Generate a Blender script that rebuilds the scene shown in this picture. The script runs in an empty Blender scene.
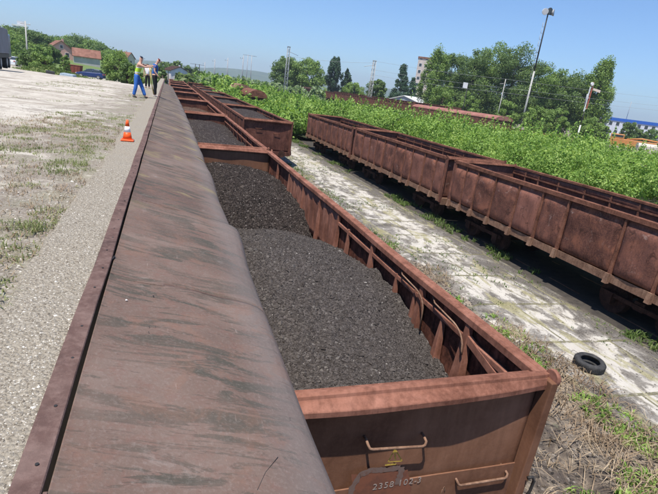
import bpy, bmesh, math, random
import numpy as np
from mathutils import Matrix, Vector
random.seed(7); RNG = np.random.default_rng(7)
S = bpy.context.scene
COL = S.collection
R_ = math.radians

# ------------------------------------------------------------------ camera
F, CX, CY = 480.0, 329.0, 247.0
ROLL, PITCH, VPX = R_(7.4), R_(18.0), 168.0
CAMZ = 1.35
up = np.array([math.sin(ROLL)*math.cos(PITCH), math.cos(ROLL)*math.cos(PITCH), math.sin(PITCH)])
_x = VPX-CX; _y = (F*up[2]-_x*up[0])/up[1]
fw = np.array([_x, _y, -F]); fw /= np.linalg.norm(fw)
RM = np.array([np.cross(fw, up), fw, up])
cam = bpy.data.objects.new('camera', bpy.data.cameras.new('camera'))
COL.objects.link(cam); S.camera = cam
M4 = Matrix([list(RM[0])+[0], list(RM[1])+[0], list(RM[2])+[CAMZ], [0, 0, 0, 1]])
cam.matrix_world = M4
cam.data.sensor_width = 36; cam.data.lens = F/658*36
cam.data.clip_start = 0.05; cam.data.clip_end = 12000
def at(px, py, Y):                       # photo pixel -> world point at depth Y
    d = RM @ np.array([px-CX, -(py-CY), -F]); d = d*(Y/d[1]); return (d[0], d[1], d[2]+CAMZ)

# ------------------------------------------------------------------ light
SX, SY = 0.27, 0.28                      # drift of a shadow per metre of drop
sund = Vector((SX, SY, -1)).normalized()
el = math.asin(-sund.z); az = math.atan2(-sund.x, -sund.y)
W = bpy.data.worlds.new('World'); S.world = W; W.use_nodes = True
nt = W.node_tree; bg = nt.nodes['Background']
sky = nt.nodes.new('ShaderNodeTexSky'); sky.sky_type = 'NISHITA'; sky.sun_disc = False
sky.sun_elevation = el; sky.sun_rotation = az; sky.altitude = 200; sky.air_density = 1.0; sky.dust_density = 0.4; sky.ozone_density = 1.6
mx = nt.nodes.new('ShaderNodeMix'); mx.data_type = 'RGBA'; mx.blend_type = 'MULTIPLY'; mx.inputs[0].default_value = 1; mx.inputs[7].default_value = (.66, .88, 1.17, 1)
nt.links.new(sky.outputs[0], mx.inputs[6]); nt.links.new(mx.outputs[2], bg.inputs[0]); bg.inputs[1].default_value = 0.102
sun = bpy.data.objects.new('sun', bpy.data.lights.new('sun', 'SUN')); COL.objects.link(sun)
sun.data.energy = 5.0; sun.data.angle = R_(0.5); sun.data.color = (1, 0.945, 0.865)
sun.rotation_euler = sund.to_track_quat('-Z', 'Y').to_euler()
S.view_settings.view_transform = 'Standard'; S.view_settings.look = 'None'
S.view_settings.exposure = 0.45; S.view_settings.gamma = 1
S.render.engine = 'CYCLES'

# ------------------------------------------------------------------ helpers
def tag(o, label=None, cat=None, group=None, kind=None):
    if label: o['label'] = label
    if cat: o['category'] = cat
    if group: o['group'] = group
    if kind: o['kind'] = kind
    return o
def empty(name, loc=(0, 0, 0), rz=0, **k):
    o = bpy.data.objects.new(name, None); COL.objects.link(o); o.location = loc; o.rotation_euler = (0, 0, rz)
    o.empty_display_size = .2
    return tag(o, **k)
def kids(o): return [c for c in bpy.data.objects if c.parent == o]
def copy_tree(o, parent=None):
    c = o.copy(); COL.objects.link(c); c.parent = parent
    for ch in KIDS.get(o.name, []): copy_tree(ch, c)
    if o.name in KIDS: KIDS[c.name] = kids_fast(c)
    return c
KIDS = {}
def kids_fast(o): return [x for x in COL.objects if x.parent == o]
def index_kids():
    KIDS.clear()
    for x in COL.objects:
        if x.parent: KIDS.setdefault(x.parent.name, []).append(x)
def link_mesh(name, me, mat, parent=None):
    o = bpy.data.objects.new(name, me); COL.objects.link(o)
    if mat: me.materials.append(mat)
    if parent: o.parent = parent
    return o
def np_mesh(name, V, Q, mat, parent=None, smooth=False):
    V = np.asarray(V, dtype=np.float32).reshape(-1, 3); Q = np.asarray(Q, dtype=np.int32)
    me = bpy.data.meshes.new(name); k = Q.shape[1]
    me.vertices.add(len(V)); me.vertices.foreach_set('co', V.ravel())
    me.loops.add(Q.size); me.loops.foreach_set('vertex_index', Q.ravel())
    me.polygons.add(len(Q)); me.polygons.foreach_set('loop_start', np.arange(0, Q.size, k, dtype=np.int32))
    me.polygons.foreach_set('use_smooth', np.full(len(Q), smooth))
    me.update(calc_edges=True); me.validate()
    return link_mesh(name, me, mat, parent)
class MB:
    def __init__(s): s.v = []; s.f = []; s.sm = []
    def add(s, vs, fs, smooth=False):
        n = len(s.v); s.v += [tuple(v) for v in vs]
        for f in fs: s.f.append([i+n for i in f]); s.sm.append(smooth)
        return s
    def box(s, x0, x1, y0, y1, z0, z1):
        return s.add([(x, y, z) for x in (x0, x1) for y in (y0, y1) for z in (z0, z1)],
                     [(0, 1, 3, 2), (4, 6, 7, 5), (0, 4, 5, 1), (2, 3, 7, 6), (0, 2, 6, 4), (1, 5, 7, 3)])
    def hexa(s, b, t):                   # 4 bottom pts, 4 top pts
        return s.add(list(b)+list(t), [(3, 2, 1, 0), (4, 5, 6, 7), (0, 1, 5, 4), (1, 2, 6, 5), (2, 3, 7, 6), (3, 0, 4, 7)])
    def tube(s, pts, r, n=8, caps=True):
        pts = [Vector(p) for p in pts]; rs = r if isinstance(r, (list, tuple)) else [r]*len(pts)
        base = len(s.v); last = None
        for i, p in enumerate(pts):
            d = (pts[min(i+1, len(pts)-1)]-pts[max(i-1, 0)]).normalized()
            a = last if last is not None else (Vector((0, 0, 1)) if abs(d.z) < .9 else Vector((1, 0, 0)))
            u = (a-d*a.dot(d)).normalized(); last = u; w = d.cross(u)
            for k in range(n):
                t = 2*math.pi*k/n; q = p+(u*math.cos(t)+w*math.sin(t))*rs[i]; s.v.append(tuple(q))
        for i in range(len(pts)-1):
            for k in range(n):
                a = base+i*n+k; b = base+i*n+(k+1) % n
                s.f.append([a, b, b+n, a+n]); s.sm.append(True)
        if caps:
            s.f.append([base+k for k in range(n)][::-1]); s.sm.append(False)
            s.f.append([base+(len(pts)-1)*n+k for k in range(n)]); s.sm.append(False)
        return s
    def extrude(s, prof, axis, ts, off=None, closed=True):  # prof: list of 2d (other axes in order), swept along axis at ts
        n = len(prof); base = len(s.v)
        for t in ts:
            for (a, b) in prof:
                if off: a2, b2 = off(t, a, b)
                else: a2, b2 = a, b
                s.v.append((t, a2, b2) if axis == 'x' else ((a2, t, b2) if axis == 'y' else (a2, b2, t)))
        m = n if closed else n-1
        for i in range(len(ts)-1):
            for k in range(m):
                a = base+i*n+k; b = base+i*n+(k+1) % n
                s.f.append([a, b, b+n, a+n]); s.sm.append(False)
        if closed:
            s.f.append([base+k for k in range(n)][::-1]); s.sm.append(False)
            s.f.append([base+(len(ts)-1)*n+k for k in range(n)]); s.sm.append(False)
        return s
    def build(s, name, mat, parent=None, bevel=0, seg=2):
        me = bpy.data.meshes.new(name); me.from_pydata(s.v, [], s.f); me.update()
        bm = bmesh.new(); bm.from_mesh(me); bmesh.ops.recalc_face_normals(bm, faces=bm.faces); bm.to_mesh(me); bm.free()
        if len(me.polygons) == len(s.sm): me.polygons.foreach_set('use_smooth', s.sm)
        o = link_mesh(name, me, mat, parent)
        if bevel:
            m = o.modifiers.new('b', 'BEVEL'); m.width = bevel; m.segments = seg; m.limit_method = 'ANGLE'; m.angle_limit = R_(35)
        return o
def vnoise(x, y, seed=0):                # smooth value noise in [-1,1]
    xi = np.floor(x).astype(np.int64); yi = np.floor(y).astype(np.int64); fx = x-xi; fy = y-yi
    fx = fx*fx*(3-2*fx); fy = fy*fy*(3-2*fy)
    def h(a, b):
        n = (a*374761393+b*668265263+seed*69069) & 0x7fffffff
        n = ((n ^ (n >> 13))*1274126177) & 0x7fffffff; n = n ^ (n >> 16)
        return (n & 0xffff)/32767.5-1
    return (h(xi, yi)*(1-fx)+h(xi+1, yi)*fx)*(1-fy)+(h(xi, yi+1)*(1-fx)+h(xi+1, yi+1)*fx)*fy
def fbm(x, y, seed=0, o=4):
    r = 0; a = .5
    for i in range(o): r = r+a*vnoise(x*2**i, y*2**i, seed+i*17); a *= .5
    return r
def sheet(name, xs, ys, zf, mat, parent=None, smooth=True):
    X, Y = np.meshgrid(xs, ys); Z = zf(X, Y)+0*X
    nx, ny = len(xs), len(ys); idx = np.arange(nx*ny).reshape(ny, nx)
    Q = np.stack([idx[:-1, :-1], idx[:-1, 1:], idx[1:, 1:], idx[1:, :-1]], -1).reshape(-1, 4)
    return np_mesh(name, np.stack([X, Y, Z], -1), Q, mat, parent, smooth)
def leaves(name, C, size, mat, parent=None, flat=0.0, asp=.55, seed=0, nrm=None, jit=.75):
    g = np.random.default_rng(seed+11); N = len(C); C = np.asarray(C); size = np.broadcast_to(np.asarray(size), (N,))
    a = g.normal(size=(N, 3)); a[:, 2] *= (1-flat); a /= np.linalg.norm(a, axis=1)[:, None]
    b = g.normal(size=(N, 3)); b[:, 2] *= (1-flat); b -= a*(a*b).sum(1)[:, None]; b /= np.linalg.norm(b, axis=1)[:, None]
    if nrm is not None:
        nn_ = nrm/np.maximum(1e-6, np.linalg.norm(nrm, axis=1))[:, None]+jit*g.normal(size=(N, 3))*.6; nn_ /= np.linalg.norm(nn_, axis=1)[:, None]
        a = np.cross(nn_, g.normal(size=(N, 3))); a /= np.linalg.norm(a, axis=1)[:, None]; b = np.cross(nn_, a)
    s = size[:, None]; s2 = s*asp
    V = np.stack([C-a*s*.5, C+b*s2*.5+a*s*.05, C+a*s*.5, C-b*s2*.5+a*s*.05], 1)
    return np_mesh(name, V, np.arange(N*4).reshape(N, 4), mat, parent)
def chunks(name, C, size, mat, parent=None, seed=0, flat=.7):   # little irregular stones
    g = np.random.default_rng(seed+5); N = len(C)
    P = np.array([(1, 0, 0), (0, 1, 0), (-1, 0, 0), (0, -1, 0), (0, 0, 1), (0, 0, -1)], float)
    T = np.array([(0, 1, 4), (1, 2, 4), (2, 3, 4), (3, 0, 4), (1, 0, 5), (2, 1, 5), (3, 2, 5), (0, 3, 5)])
    V = P[None]*(1+g.uniform(-.45, .45, (N, 6, 3)))+g.uniform(-.25, .25, (N, 6, 3))
    an = g.uniform(0, 6.28, N); c, s = np.cos(an), np.sin(an)
    x = V[..., 0]*c[:, None]-V[..., 1]*s[:, None]; y = V[..., 0]*s[:, None]+V[..., 1]*c[:, None]
    V = np.stack([x, y, V[..., 2]*flat], -1)*np.asarray(size).reshape(-1, 1, 1)*.5+np.asarray(C)[:, None]
    F_ = (T[None]+np.arange(N)[:, None, None]*6).reshape(-1, 3)
    return np_mesh(name, V, F_, mat, parent)

# ------------------------------------------------------------------ materials
class NT:
    def __init__(s, name):
        s.m = bpy.data.materials.new(name); s.m.use_nodes = True; s.t = s.m.node_tree
        s.b = s.t.nodes['Principled BSDF']; s.out = s.t.nodes['Material Output']; s.vec = None
    def n(s, typ, **kw):
        x = s.t.nodes.new(typ)
        for k, v in kw.items():
            if k.startswith('i_'):
                key = k[2:]; key = int(key) if key.isdigit() else key.replace('_', ' ')
                if isinstance(v, bpy.types.NodeSocket): s.t.links.new(v, x.inputs[key])
                else: x.inputs[key].default_value = v
            else: setattr(x, k, v)
        return x
    def coords(s, scale=(1, 1, 1), rot=(0, 0, 0), rnd=True):
        tc = s.n('ShaderNodeTexCoord'); v = tc.outputs['Object']
        if rnd:
            oi = s.n('ShaderNodeObjectInfo'); m = s.n('ShaderNodeMath', operation='MULTIPLY', i_0=oi.outputs['Random'], i_1=37.0)
            v = s.n('ShaderNodeVectorMath', operation='ADD', i_0=v, i_1=m.outputs[0]).outputs[0]
        mp = s.n('ShaderNodeMapping', i_Vector=v); mp.inputs['Scale'].default_value = scale; mp.inputs['Rotation'].default_value = rot
        return mp.outputs[0]
    def noise(s, scale, detail=6, rough=.6, vec=None, dist=0):
        x = s.n('ShaderNodeTexNoise', i_Scale=scale, i_Detail=detail, i_Roughness=rough, i_Distortion=dist)
        if vec: s.t.links.new(vec, x.inputs['Vector'])
        return x.outputs['Fac']
    def voro(s, scale, vec=None, feat='F1', out='Color', rnd=1.0):
        x = s.n('ShaderNodeTexVoronoi', i_Scale=scale, feature=feat, i_Randomness=rnd)
        if vec: s.t.links.new(vec, x.inputs['Vector'])
        return x.outputs[out]
    def ramp(s, fac, stops):
        r = s.n('ShaderNodeValToRGB'); s.t.links.new(fac, r.inputs[0]); e = r.color_ramp.elements
        while len(e) < len(stops): e.new(.5)
        for i, (p, c) in enumerate(stops):
            e[i].position = p; e[i].color = (c, c, c, 1) if not isinstance(c, (tuple, list)) else (*c, 1)
        return r.outputs[0]
    def mix(s, fac, a, b, mode='MIX'):
        x = s.n('ShaderNodeMix', data_type='RGBA', blend_type=mode)
        for k, v in ((0, fac), (6, a), (7, b)):
            if isinstance(v, bpy.types.NodeSocket): s.t.links.new(v, x.inputs[k])
            else: x.inputs[k].default_value = v if k == 0 else (*v, 1)
        return x.outputs[2]
    def math(s, op, a, b=0.0):
        return s.n('ShaderNodeMath', operation=op, i_0=a, i_1=b).outputs[0]
    def done(s, color, rough=.85, bump=None, bs=.3, bd=.02, metal=0, spec=.3):
        L = s.t.links
        if isinstance(color, bpy.types.NodeSocket): L.new(color, s.b.inputs['Base Color'])
        else: s.b.inputs['Base Color'].default_value = (*color, 1)
        if isinstance(rough, bpy.types.NodeSocket): L.new(rough, s.b.inputs['Roughness'])
        else: s.b.inputs['Roughness'].default_value = rough
        s.b.inputs['Metallic'].default_value = metal; s.b.inputs['Specular IOR Level'].default_value = spec
        if bump is not None:
            bp = s.n('ShaderNodeBump', i_Strength=bs, i_Distance=bd); L.new(bump, bp.inputs['Height']); L.new(bp.outputs[0], s.b.inputs['Normal'])
        return s.m
def plain(name, c, rough=.7, var=.25, scale=6, metal=0, spec=.3, bump=.15):
    t = NT(name); v = t.coords(); f = t.noise(scale, vec=v)
    lo = tuple(x*(1-var) for x in c); hi = tuple(min(1, x*(1+var)) for x in c)
    return t.done(t.ramp(f, [(.3, lo), (.7, hi)]), rough, f, bump, .01, metal, spec)
def rust(name, dark, mid, light, streak=.5, pale=0.0, scale=1.6, bump=.35, rough=.8, blue=0.0, flake=.55, objvar=False):
    t = NT(name); v = t.coords(); vs = t.coords((3.0, 3.0, .35))
    big = t.noise(scale, 8, .62, v, .4); fine = t.noise(26, 6, .7, v); st = t.noise(5, 6, .65, vs)
    c = t.ramp(big, [(.32, dark), (.5, mid), (.68, light)])
    if objvar:
        oi = t.n('ShaderNodeObjectInfo').outputs['Random']; c = t.mix(t.ramp(oi, [(0, 0.0), (.5, .15), (1, .75)]), c, tuple(x*1.25 for x in mid)); c = t.mix(1.0, c, t.ramp(oi, [(0, .75), (.3, 1.15), (.6, .9), (1, 1.25)]), 'MULTIPLY')
    c = t.mix(t.ramp(st, [(.42, 0.0), (.66, streak)]), c, tuple(x*.45 for x in dark))
    c = t.mix(t.ramp(fine, [(.45, 0.0), (.75, flake)]), c, tuple(min(1, x*1.25) for x in light))
    if pale:
        pn = t.noise(2.4, 8, .75, t.coords((1, 1, 1.3)), .8)
        c = t.mix(t.ramp(pn, [(.59, 0.0), (.65, pale*.35), (.70, pale)]), c, (.40, .31, .27))
        pd_ = t.noise(4.5, 8, .7, t.coords((1, 1, .8)), .5); c = t.mix(t.ramp(pd_, [(.56, 0.0), (.66, .7)]), c, tuple(x*.6 for x in dark))
    return t.done(c, max(rough, .9), fine, bump, .012, 0, .12)
RUST_W1 = rust('rust_salmon_paint', (.125, .051, .033), (.225, .098, .066), (.34, .162, .115), .45, scale=2.2, flake=.25, bump=.2)
RUST_W1B = rust('rust_inner_wall', (.035, .016, .012), (.11, .042, .028), (.25, .10, .065), .9, scale=3.0, flake=.35)
RUST_END = rust('brown_end_paint', (.125, .058, .034), (.195, .095, .057), (.25, .128, .08), .22, scale=1.3, bump=.15, flake=.2)
RUST_A = rust('rust_old_wagon', (.055, .027, .022), (.135, .062, .048), (.28, .115, .072), .3, pale=.85, scale=1.9, flake=.45, objvar=True)
RUST_B = rust('rust_old_rail', (.07, .031, .021), (.155, .066, .043), (.25, .115, .075), .4, scale=2.5)
RUST_D = rust('rust_dark_frame', (.02, .013, .011), (.05, .026, .020), (.10, .05, .036), .4, scale=3)
RUST_P = rust('rust_pale_sill', (.12, .065, .045), (.21, .12, .08), (.30, .19, .13), .5, scale=3)
RUST_RF = rust('rust_red_roof', (.20, .085, .07), (.28, .125, .10), (.35, .17, .14), .25, scale=.8)
RUST_T2 = rust('rust_track_two', (.05, .024, .018), (.115, .048, .036), (.19, .085, .06), .5, scale=1.7)
DARKM = plain('dark_metal', (.03, .028, .027), .6)
STEELG = plain('galvanised_grey', (.32, .33, .34), .5, .2, 3)
CONCP = plain('weathered_concrete_pole', (.42, .41, .38), .85, .15, 4)
WHITEP = plain('white_paint', (.75, .75, .74), .5, .06, 3)
GLASS = plain('dark_window_glass', (.03, .04, .05), .12, .1, 1, spec=.6, bump=0)

def coal_mat(name, base, pale=.04, sc=34):
    t = NT(name); v = t.coords()
    c1 = t.voro(sc, v); g = t.n('ShaderNodeSeparateColor', i_0=c1).outputs[0]
    big = t.noise(1.3, 5, .6, v)
    col = t.ramp(g, [(0, tuple(x*.45 for x in base)), (.55, base), (.9, tuple(x*1.6 for x in base)), (.997, (.22, .20, .18))])
    col = t.mix(t.ramp(big, [(.35, 0.0), (.7, .5)]), col, tuple(x*1.35 for x in base))
    d = t.voro(sc, v, out='Distance'); d2 = t.noise(60, 4, .7, v)
    h = t.math('ADD', t.math('MULTIPLY', d, -1.2), d2)
    return t.done(col, .95, h, .9, .03, 0, .08)
COAL1 = coal_mat('coal_grey', (.088, .076, .070)); COAL2 = coal_mat('coal_dark', (.046, .037, .034), sc=28)
def chunk_mat(name, stops, rough=.8):
    t = NT(name); r = t.n('ShaderNodeNewGeometry').outputs['Random Per Island']
    return t.done(t.ramp(r, stops), .95, None, spec=.1)
CH1 = chunk_mat('coal_lump_grey', [(0, (.045, .038, .034)), (.5, (.078, .067, .061)), (.95, (.105, .092, .083)), (.996, (.13, .115, .105)), (.999, (.45, .42, .38))])
CH2 = chunk_mat('coal_lump_dark', [(0, (.014, .012, .011)), (.6, (.046, .037, .033)), (.98, (.085, .07, .062)), (.998, (.24, .21, .19))])
PEB = chunk_mat('pebble_mix', [(0, (.13, .105, .08)), (.35, (.28, .245, .195)), (.75, (.42, .385, .325)), (1, (.66, .62, .55))])
PEBD = chunk_mat('dark_clinker', [(0, (.03, .027, .025)), (.6, (.10, .085, .075)), (1, (.25, .22, .19))])

def leaf_mat(name, stops, trans=.45):
    t = NT(name); r = t.n('ShaderNodeNewGeometry').outputs['Random Per Island']
    v = t.coords(rnd=False); big = t.ramp(t.noise(.5, 5, .65, v), [(.35, 0.0), (.65, 1.0)]); md = t.ramp(t.noise(1.9, 3, .6, v), [(.35, 0.0), (.65, 1.0)])
    f = t.math('ADD', t.math('MULTIPLY', r, .42), t.math('ADD', t.math('MULTIPLY', big, .30), t.math('MULTIPLY', md, .28)))
    c = t.ramp(f, stops)
    t.done(c, .55, None, spec=.25)
    tr = t.n('ShaderNodeBsdfTranslucent'); t.t.links.new(t.mix(1.0, c, (1.0, 1.0, .55), 'MULTIPLY'), tr.inputs[0])
    mx = t.n('ShaderNodeMixShader', i_Fac=trans); t.t.links.new(t.b.outputs[0], mx.inputs[1]); t.t.links.new(tr.outputs[0], mx.inputs[2])
    t.t.links.new(mx.outputs[0], t.out.inputs[0]); return t.m
LF_BUSH = leaf_mat('bramble_leaf', [(.10, (.13, .12, .05)), (.20, (.085, .165, .034)), (.5, (.26, .42, .085)), (.90, (.55, .66, .22))])
LF_PALE = leaf_mat('reed_leaf', [(.15, (.17, .26, .11)), (.5, (.30, .40, .20)), (.85, (.46, .52, .34))])
LF_TREE = leaf_mat('tree_leaf', [(.15, (.07, .12, .04)), (.5, (.15, .235, .075)), (.85, (.28, .37, .14))])
LF_TREE2 = leaf_mat('light_tree_leaf', [(.15, (.10, .17, .045)), (.5, (.21, .32, .08)), (.85, (.36, .48, .16))])
LF_DARK = leaf_mat('conifer_leaf', [(.15, (.025, .055, .03)), (.5, (.05, .10, .05)), (.85, (.09, .15, .08))], .25)
LF_WEED = leaf_mat('weed_leaf', [(.15, (.07, .13, .03)), (.5, (.14, .21, .06)), (.85, (.27, .31, .13))])
LF_WEEDG = leaf_mat('grey_weed_leaf', [(.15, (.16, .19, .08)), (.5, (.28, .31, .14)), (.85, (.44, .43, .26))])
LF_DRY = leaf_mat('dry_stalk', [(.15, (.14, .09, .055)), (.5, (.28, .20, .125)), (.85, (.45, .36, .25))], .15)
BARK = plain('bark', (.12, .09, .07), .9)
UNDER = plain('foliage_gap_shade', (.028, .036, .016), .95)  # dark sheet below the leaves, shade between the mounds painted as colour

# ------------------------------------------------------------------ heights
ZG, ZS, ZR = -3.66, -3.50, -0.78         # yard ground, concrete slab, wagon rim

# ------------------------------------------------------------------ ground, slab, lot
def lin(a, b, n): return list(np.linspace(a, b, n))
t = NT('yard_earth'); v = t.coords(rnd=False)
b1 = t.noise(.5, 8, .65, v, .5); b2 = t.noise(3.5, 7, .7, v, .3); b3 = t.noise(30, 5, .7, v)
c = t.ramp(b1, [(.35, (.16, .125, .09)), (.5, (.27, .22, .165)), (.65, (.12, .10, .085))])
c = t.mix(t.ramp(b2, [(.48, 0.0), (.60, .85)]), c, (.05, .042, .036))
c = t.mix(t.ramp(t.noise(1.7, 6, .6, t.coords((1, .6, 1), rnd=False)), [(.6, 0.0), (.7, .65)]), c, (.10, .15, .05))
c = t.mix(t.ramp(b3, [(.45, 0.0), (.8, .6)]), c, (.36, .32, .26))
sp_ = t.n('ShaderNodeSeparateXYZ', i_0=t.coords(rnd=False)).outputs[0]
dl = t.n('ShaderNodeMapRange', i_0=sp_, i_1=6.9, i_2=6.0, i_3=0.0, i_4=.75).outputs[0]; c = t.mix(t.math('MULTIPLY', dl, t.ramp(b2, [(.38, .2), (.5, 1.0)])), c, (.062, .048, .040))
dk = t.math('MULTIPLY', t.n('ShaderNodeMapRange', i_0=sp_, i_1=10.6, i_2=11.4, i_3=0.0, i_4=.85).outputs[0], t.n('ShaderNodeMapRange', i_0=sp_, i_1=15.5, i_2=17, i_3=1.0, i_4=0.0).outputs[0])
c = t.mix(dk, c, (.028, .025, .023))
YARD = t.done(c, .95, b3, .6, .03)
far = [-6000, -2500, -1000, -400, -150, -60]
gx = far+lin(-25, 3.9, 14)+lin(4.0, 16, 120)+lin(17, 60, 30)+[90, 150, 260, 500, 1200, 3000, 6000]
gy = [-3000, -600, -150, -50, -20]+lin(-8, 14, 150)+lin(14.4, 60, 90)+lin(62, 160, 40)+[220, 320, 500, 900, 1800, 3500, 6500]
def gz(X, Y):
    d = np.exp(-((X-5.7)/1.4)**2)
    return ZG+.02*fbm(X*1.3, Y*1.3, 3)*(np.abs(X) < 60)+.05*fbm(X*.8, Y*.8, 9)*(X > 4)*(X < 8.2)*1.0 + .10*((X > 6.0) & (X < 8.2)) 
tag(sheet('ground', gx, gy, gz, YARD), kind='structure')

t = NT('cracked_concrete'); v = t.coords(rnd=False)
vb = t.coords((1.1, .62, 1), (0, 0, R_(6)), rnd=False)
big = t.noise(1.0, 9, .66, vb, 1.4); fine = t.noise(22, 6, .7, v); stain = t.noise(.8, 7, .65, v, .3)
tc = t.n('ShaderNodeSeparateXYZ', i_0=t.coords(rnd=False))
edge = t.n('ShaderNodeMapRange', i_0=tc.outputs[0], i_1=9.7, i_2=10.7, i_3=-.03, i_4=.26).outputs[0]
edgeL = t.n('ShaderNodeMapRange', i_0=tc.outputs[0], i_1=9.0, i_2=7.6, i_3=0.0, i_4=.13).outputs[0]
c = t.ramp(stain, [(.3, (.39, .36, .315)), (.55, (.50, .47, .415)), (.7, (.42, .39, .34))])
c = t.mix(t.ramp(fine, [(.4, 0.0), (.8, .45)]), c, (.33, .30, .26))
dirt = t.math('ADD', t.math('ADD', big, edge), edgeL)
d1 = t.noise(2.3, 9, .72, t.coords((1.0, .62, 1), (0, 0, R_(8)), rnd=False), .3)
c = t.mix(t.ramp(d1, [(.50, 0.0), (.60, .55)]), c, (.27, .235, .18))
c = t.mix(t.ramp(t.math('ADD', t.math('MULTIPLY', dirt, .6), t.math('MULTIPLY', d1, .4)), [(.49, 0.0), (.52, .55), (.60, .92)]), c, t.ramp(fine, [(.3, (.035, .031, .028)), (.55, (.095, .083, .072)), (.72, (.30, .27, .23))]))
wob = t.noise(2.2, 6, .7, v, 1.0)
br = t.n('ShaderNodeTexBrick', i_Scale=1.0, i_Mortar_Size=.006, offset=.5)
wv = t.n('ShaderNodeVectorMath', operation='ADD', i_0=t.coords((.20, .125, 1), (0, 0, R_(1.5)), rnd=False), i_1=t.mix(.012, (0, 0, 0), t.n('ShaderNodeTexNoise', i_Scale=3.0).outputs[1])).outputs[0]
t.t.links.new(wv, br.inputs['Vector'])
jm = t.math('MULTIPLY', br.outputs['Fac'], t.ramp(wob, [(.38, 0.0), (.46, .9)]))
c = t.mix(jm, c, t.ramp(fine, [(.35, (.07, .06, .045)), (.6, (.17, .16, .08))]))
crk = t.voro(.75, t.coords((1, .55, 1), (0, 0, R_(20)), rnd=False), 'DISTANCE_TO_EDGE', 'Distance')
ck = t.math('ADD', crk, t.math('MULTIPLY', t.math('SUBTRACT', wob, .5), .35))
c = t.mix(t.math('MULTIPLY', t.ramp(ck, [(0.0, .75), (.035, 0.0)]), t.ramp(t.noise(.7, 4, .6, v), [(.4, .1), (.6, 1.0)])), c, (.12, .105, .075))
moss = t.noise(1.6, 7, .7, t.coords((1.6, .35, 1), (0, 0, R_(12)), rnd=False), .6)
c = t.mix(t.ramp(moss, [(.54, 0.0), (.60, .7)]), c, t.ramp(fine, [(.3, (.20, .19, .08)), (.7, (.36, .32, .18))]))
SLAB = t.done(c, .9, t.math('SUBTRACT', fine, dirt), .5, .02)
sy = lin(-14, 30, 150)+lin(31, 52, 30)
def sz(X, Y):
    e = np.clip((11.2-X)/.5, 0, 1)*np.clip((X-7.5+.4*fbm(Y*.6, X*.6, 5))/.3, 0, 1)
    return ZS-.16*(1-e)+.012*fbm(X, Y, 21)
tag(sheet('pavement', lin(7.1, 11.35, 60), sy, sz, SLAB), kind='structure')

# loading lot on the left
t = NT('sandy_lot'); v = t.coords(rnd=False)
vb = t.coords((.35, 1, 1), (0, 0, R_(-6)), rnd=False)
big = t.noise(.55, 8, .6, vb, .6); mid = t.noise(2.6, 7, .65, v); fine = t.noise(38, 5, .75, v)
c = t.ramp(big, [(.36, (.25, .205, .155)), (.48, (.48, .43, .355)), (.64, (.57, .525, .45))])
c = t.mix(t.ramp(mid, [(.50, 0.0), (.66, .75)]), c, (.235, .185, .145))
c = t.mix(t.ramp(t.noise(.9, 8, .7, vb, .5), [(.52, 0.0), (.62, .8)]), c, (.17, .13, .10))
sx = t.n('ShaderNodeSeparateXYZ', i_0=t.coords(rnd=False))
gm = t.n('ShaderNodeMapRange', i_0=sx.outputs[0], i_1=-4.5, i_2=-1.1, i_3=-.10, i_4=.055).outputs[0]
bm_ = t.n('ShaderNodeMapRange', i_0=sx.outputs[0], i_1=-3.0, i_2=-1.2, i_3=-.06, i_4=.14).outputs[0]
c = t.mix(t.ramp(t.math('ADD', t.noise(2.1, 8, .7, v, .6), bm_), [(.50, 0.0), (.60, .85)]), c, (.15, .112, .08))
gn = t.math('ADD', t.noise(1.5, 8, .7, v, .4), gm)
c = t.mix(t.ramp(gn, [(.52, 0.0), (.66, .6)]), c, t.ramp(mid, [(.35, (.27, .24, .15)), (.6, (.17, .17, .09))]))
c = t.mix(t.ramp(fine, [(.42, 0.0), (.8, .6)]), c, (.60, .57, .50))
lp = t.n('ShaderNodeSeparateColor', i_0=t.voro(48, v)).outputs[0]; nr = t.n('ShaderNodeMapRange', i_0=sx.outputs[1], i_1=1.8, i_2=4.0, i_3=.7, i_4=.12).outputs[0]
c = t.mix(nr, c, t.ramp(lp, [(0, (.15, .125, .10)), (.4, (.30, .27, .225)), (.8, (.44, .41, .35)), (1, (.66, .63, .56))]))
fy = t.n('ShaderNodeMapRange', i_0=sx.outputs[1], i_1=98.0, i_2=112.0).outputs[0]
c = t.mix(fy, c, (.12, .17, .05))
LOT = t.done(c, .95, t.math('ADD', fine, mid), .7, .03)
def lotz(X, Y):
    z = -.032+.05*fbm(X*.5, Y*.5, 31)*np.clip((-.9-X)/.8, 0, 1)+.02*fbm(X*3, Y*3, 35)*np.clip((-.92-X)/.1, 0, 1)
    z = z-.029*np.clip(Y-38, 0, 62)*np.clip((X+48)/34, .25, 1)*np.clip((190-Y)/60, 0, 1)-.1*np.clip((Y-25)/13, 0, 1)
    far = np.clip((Y-80)/120, 0, 1)*np.clip((-X-5)/30, 0, 1)
    return z+3.2*far*far
lx = [-900, -500, -250, -140, -90, -60, -42]+lin(-32, -8, 25)+lin(-7.6, -.78, 120)
ly = [-200, -60, -20, -8]+lin(-3, 14, 220)+lin(14.4, 45, 60)+lin(46, 130, 40)+[150, 175, 200, 260, 400, 700]
tag(sheet('loading_lot_ground', lx, ly, lotz, LOT), kind='structure')

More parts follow.
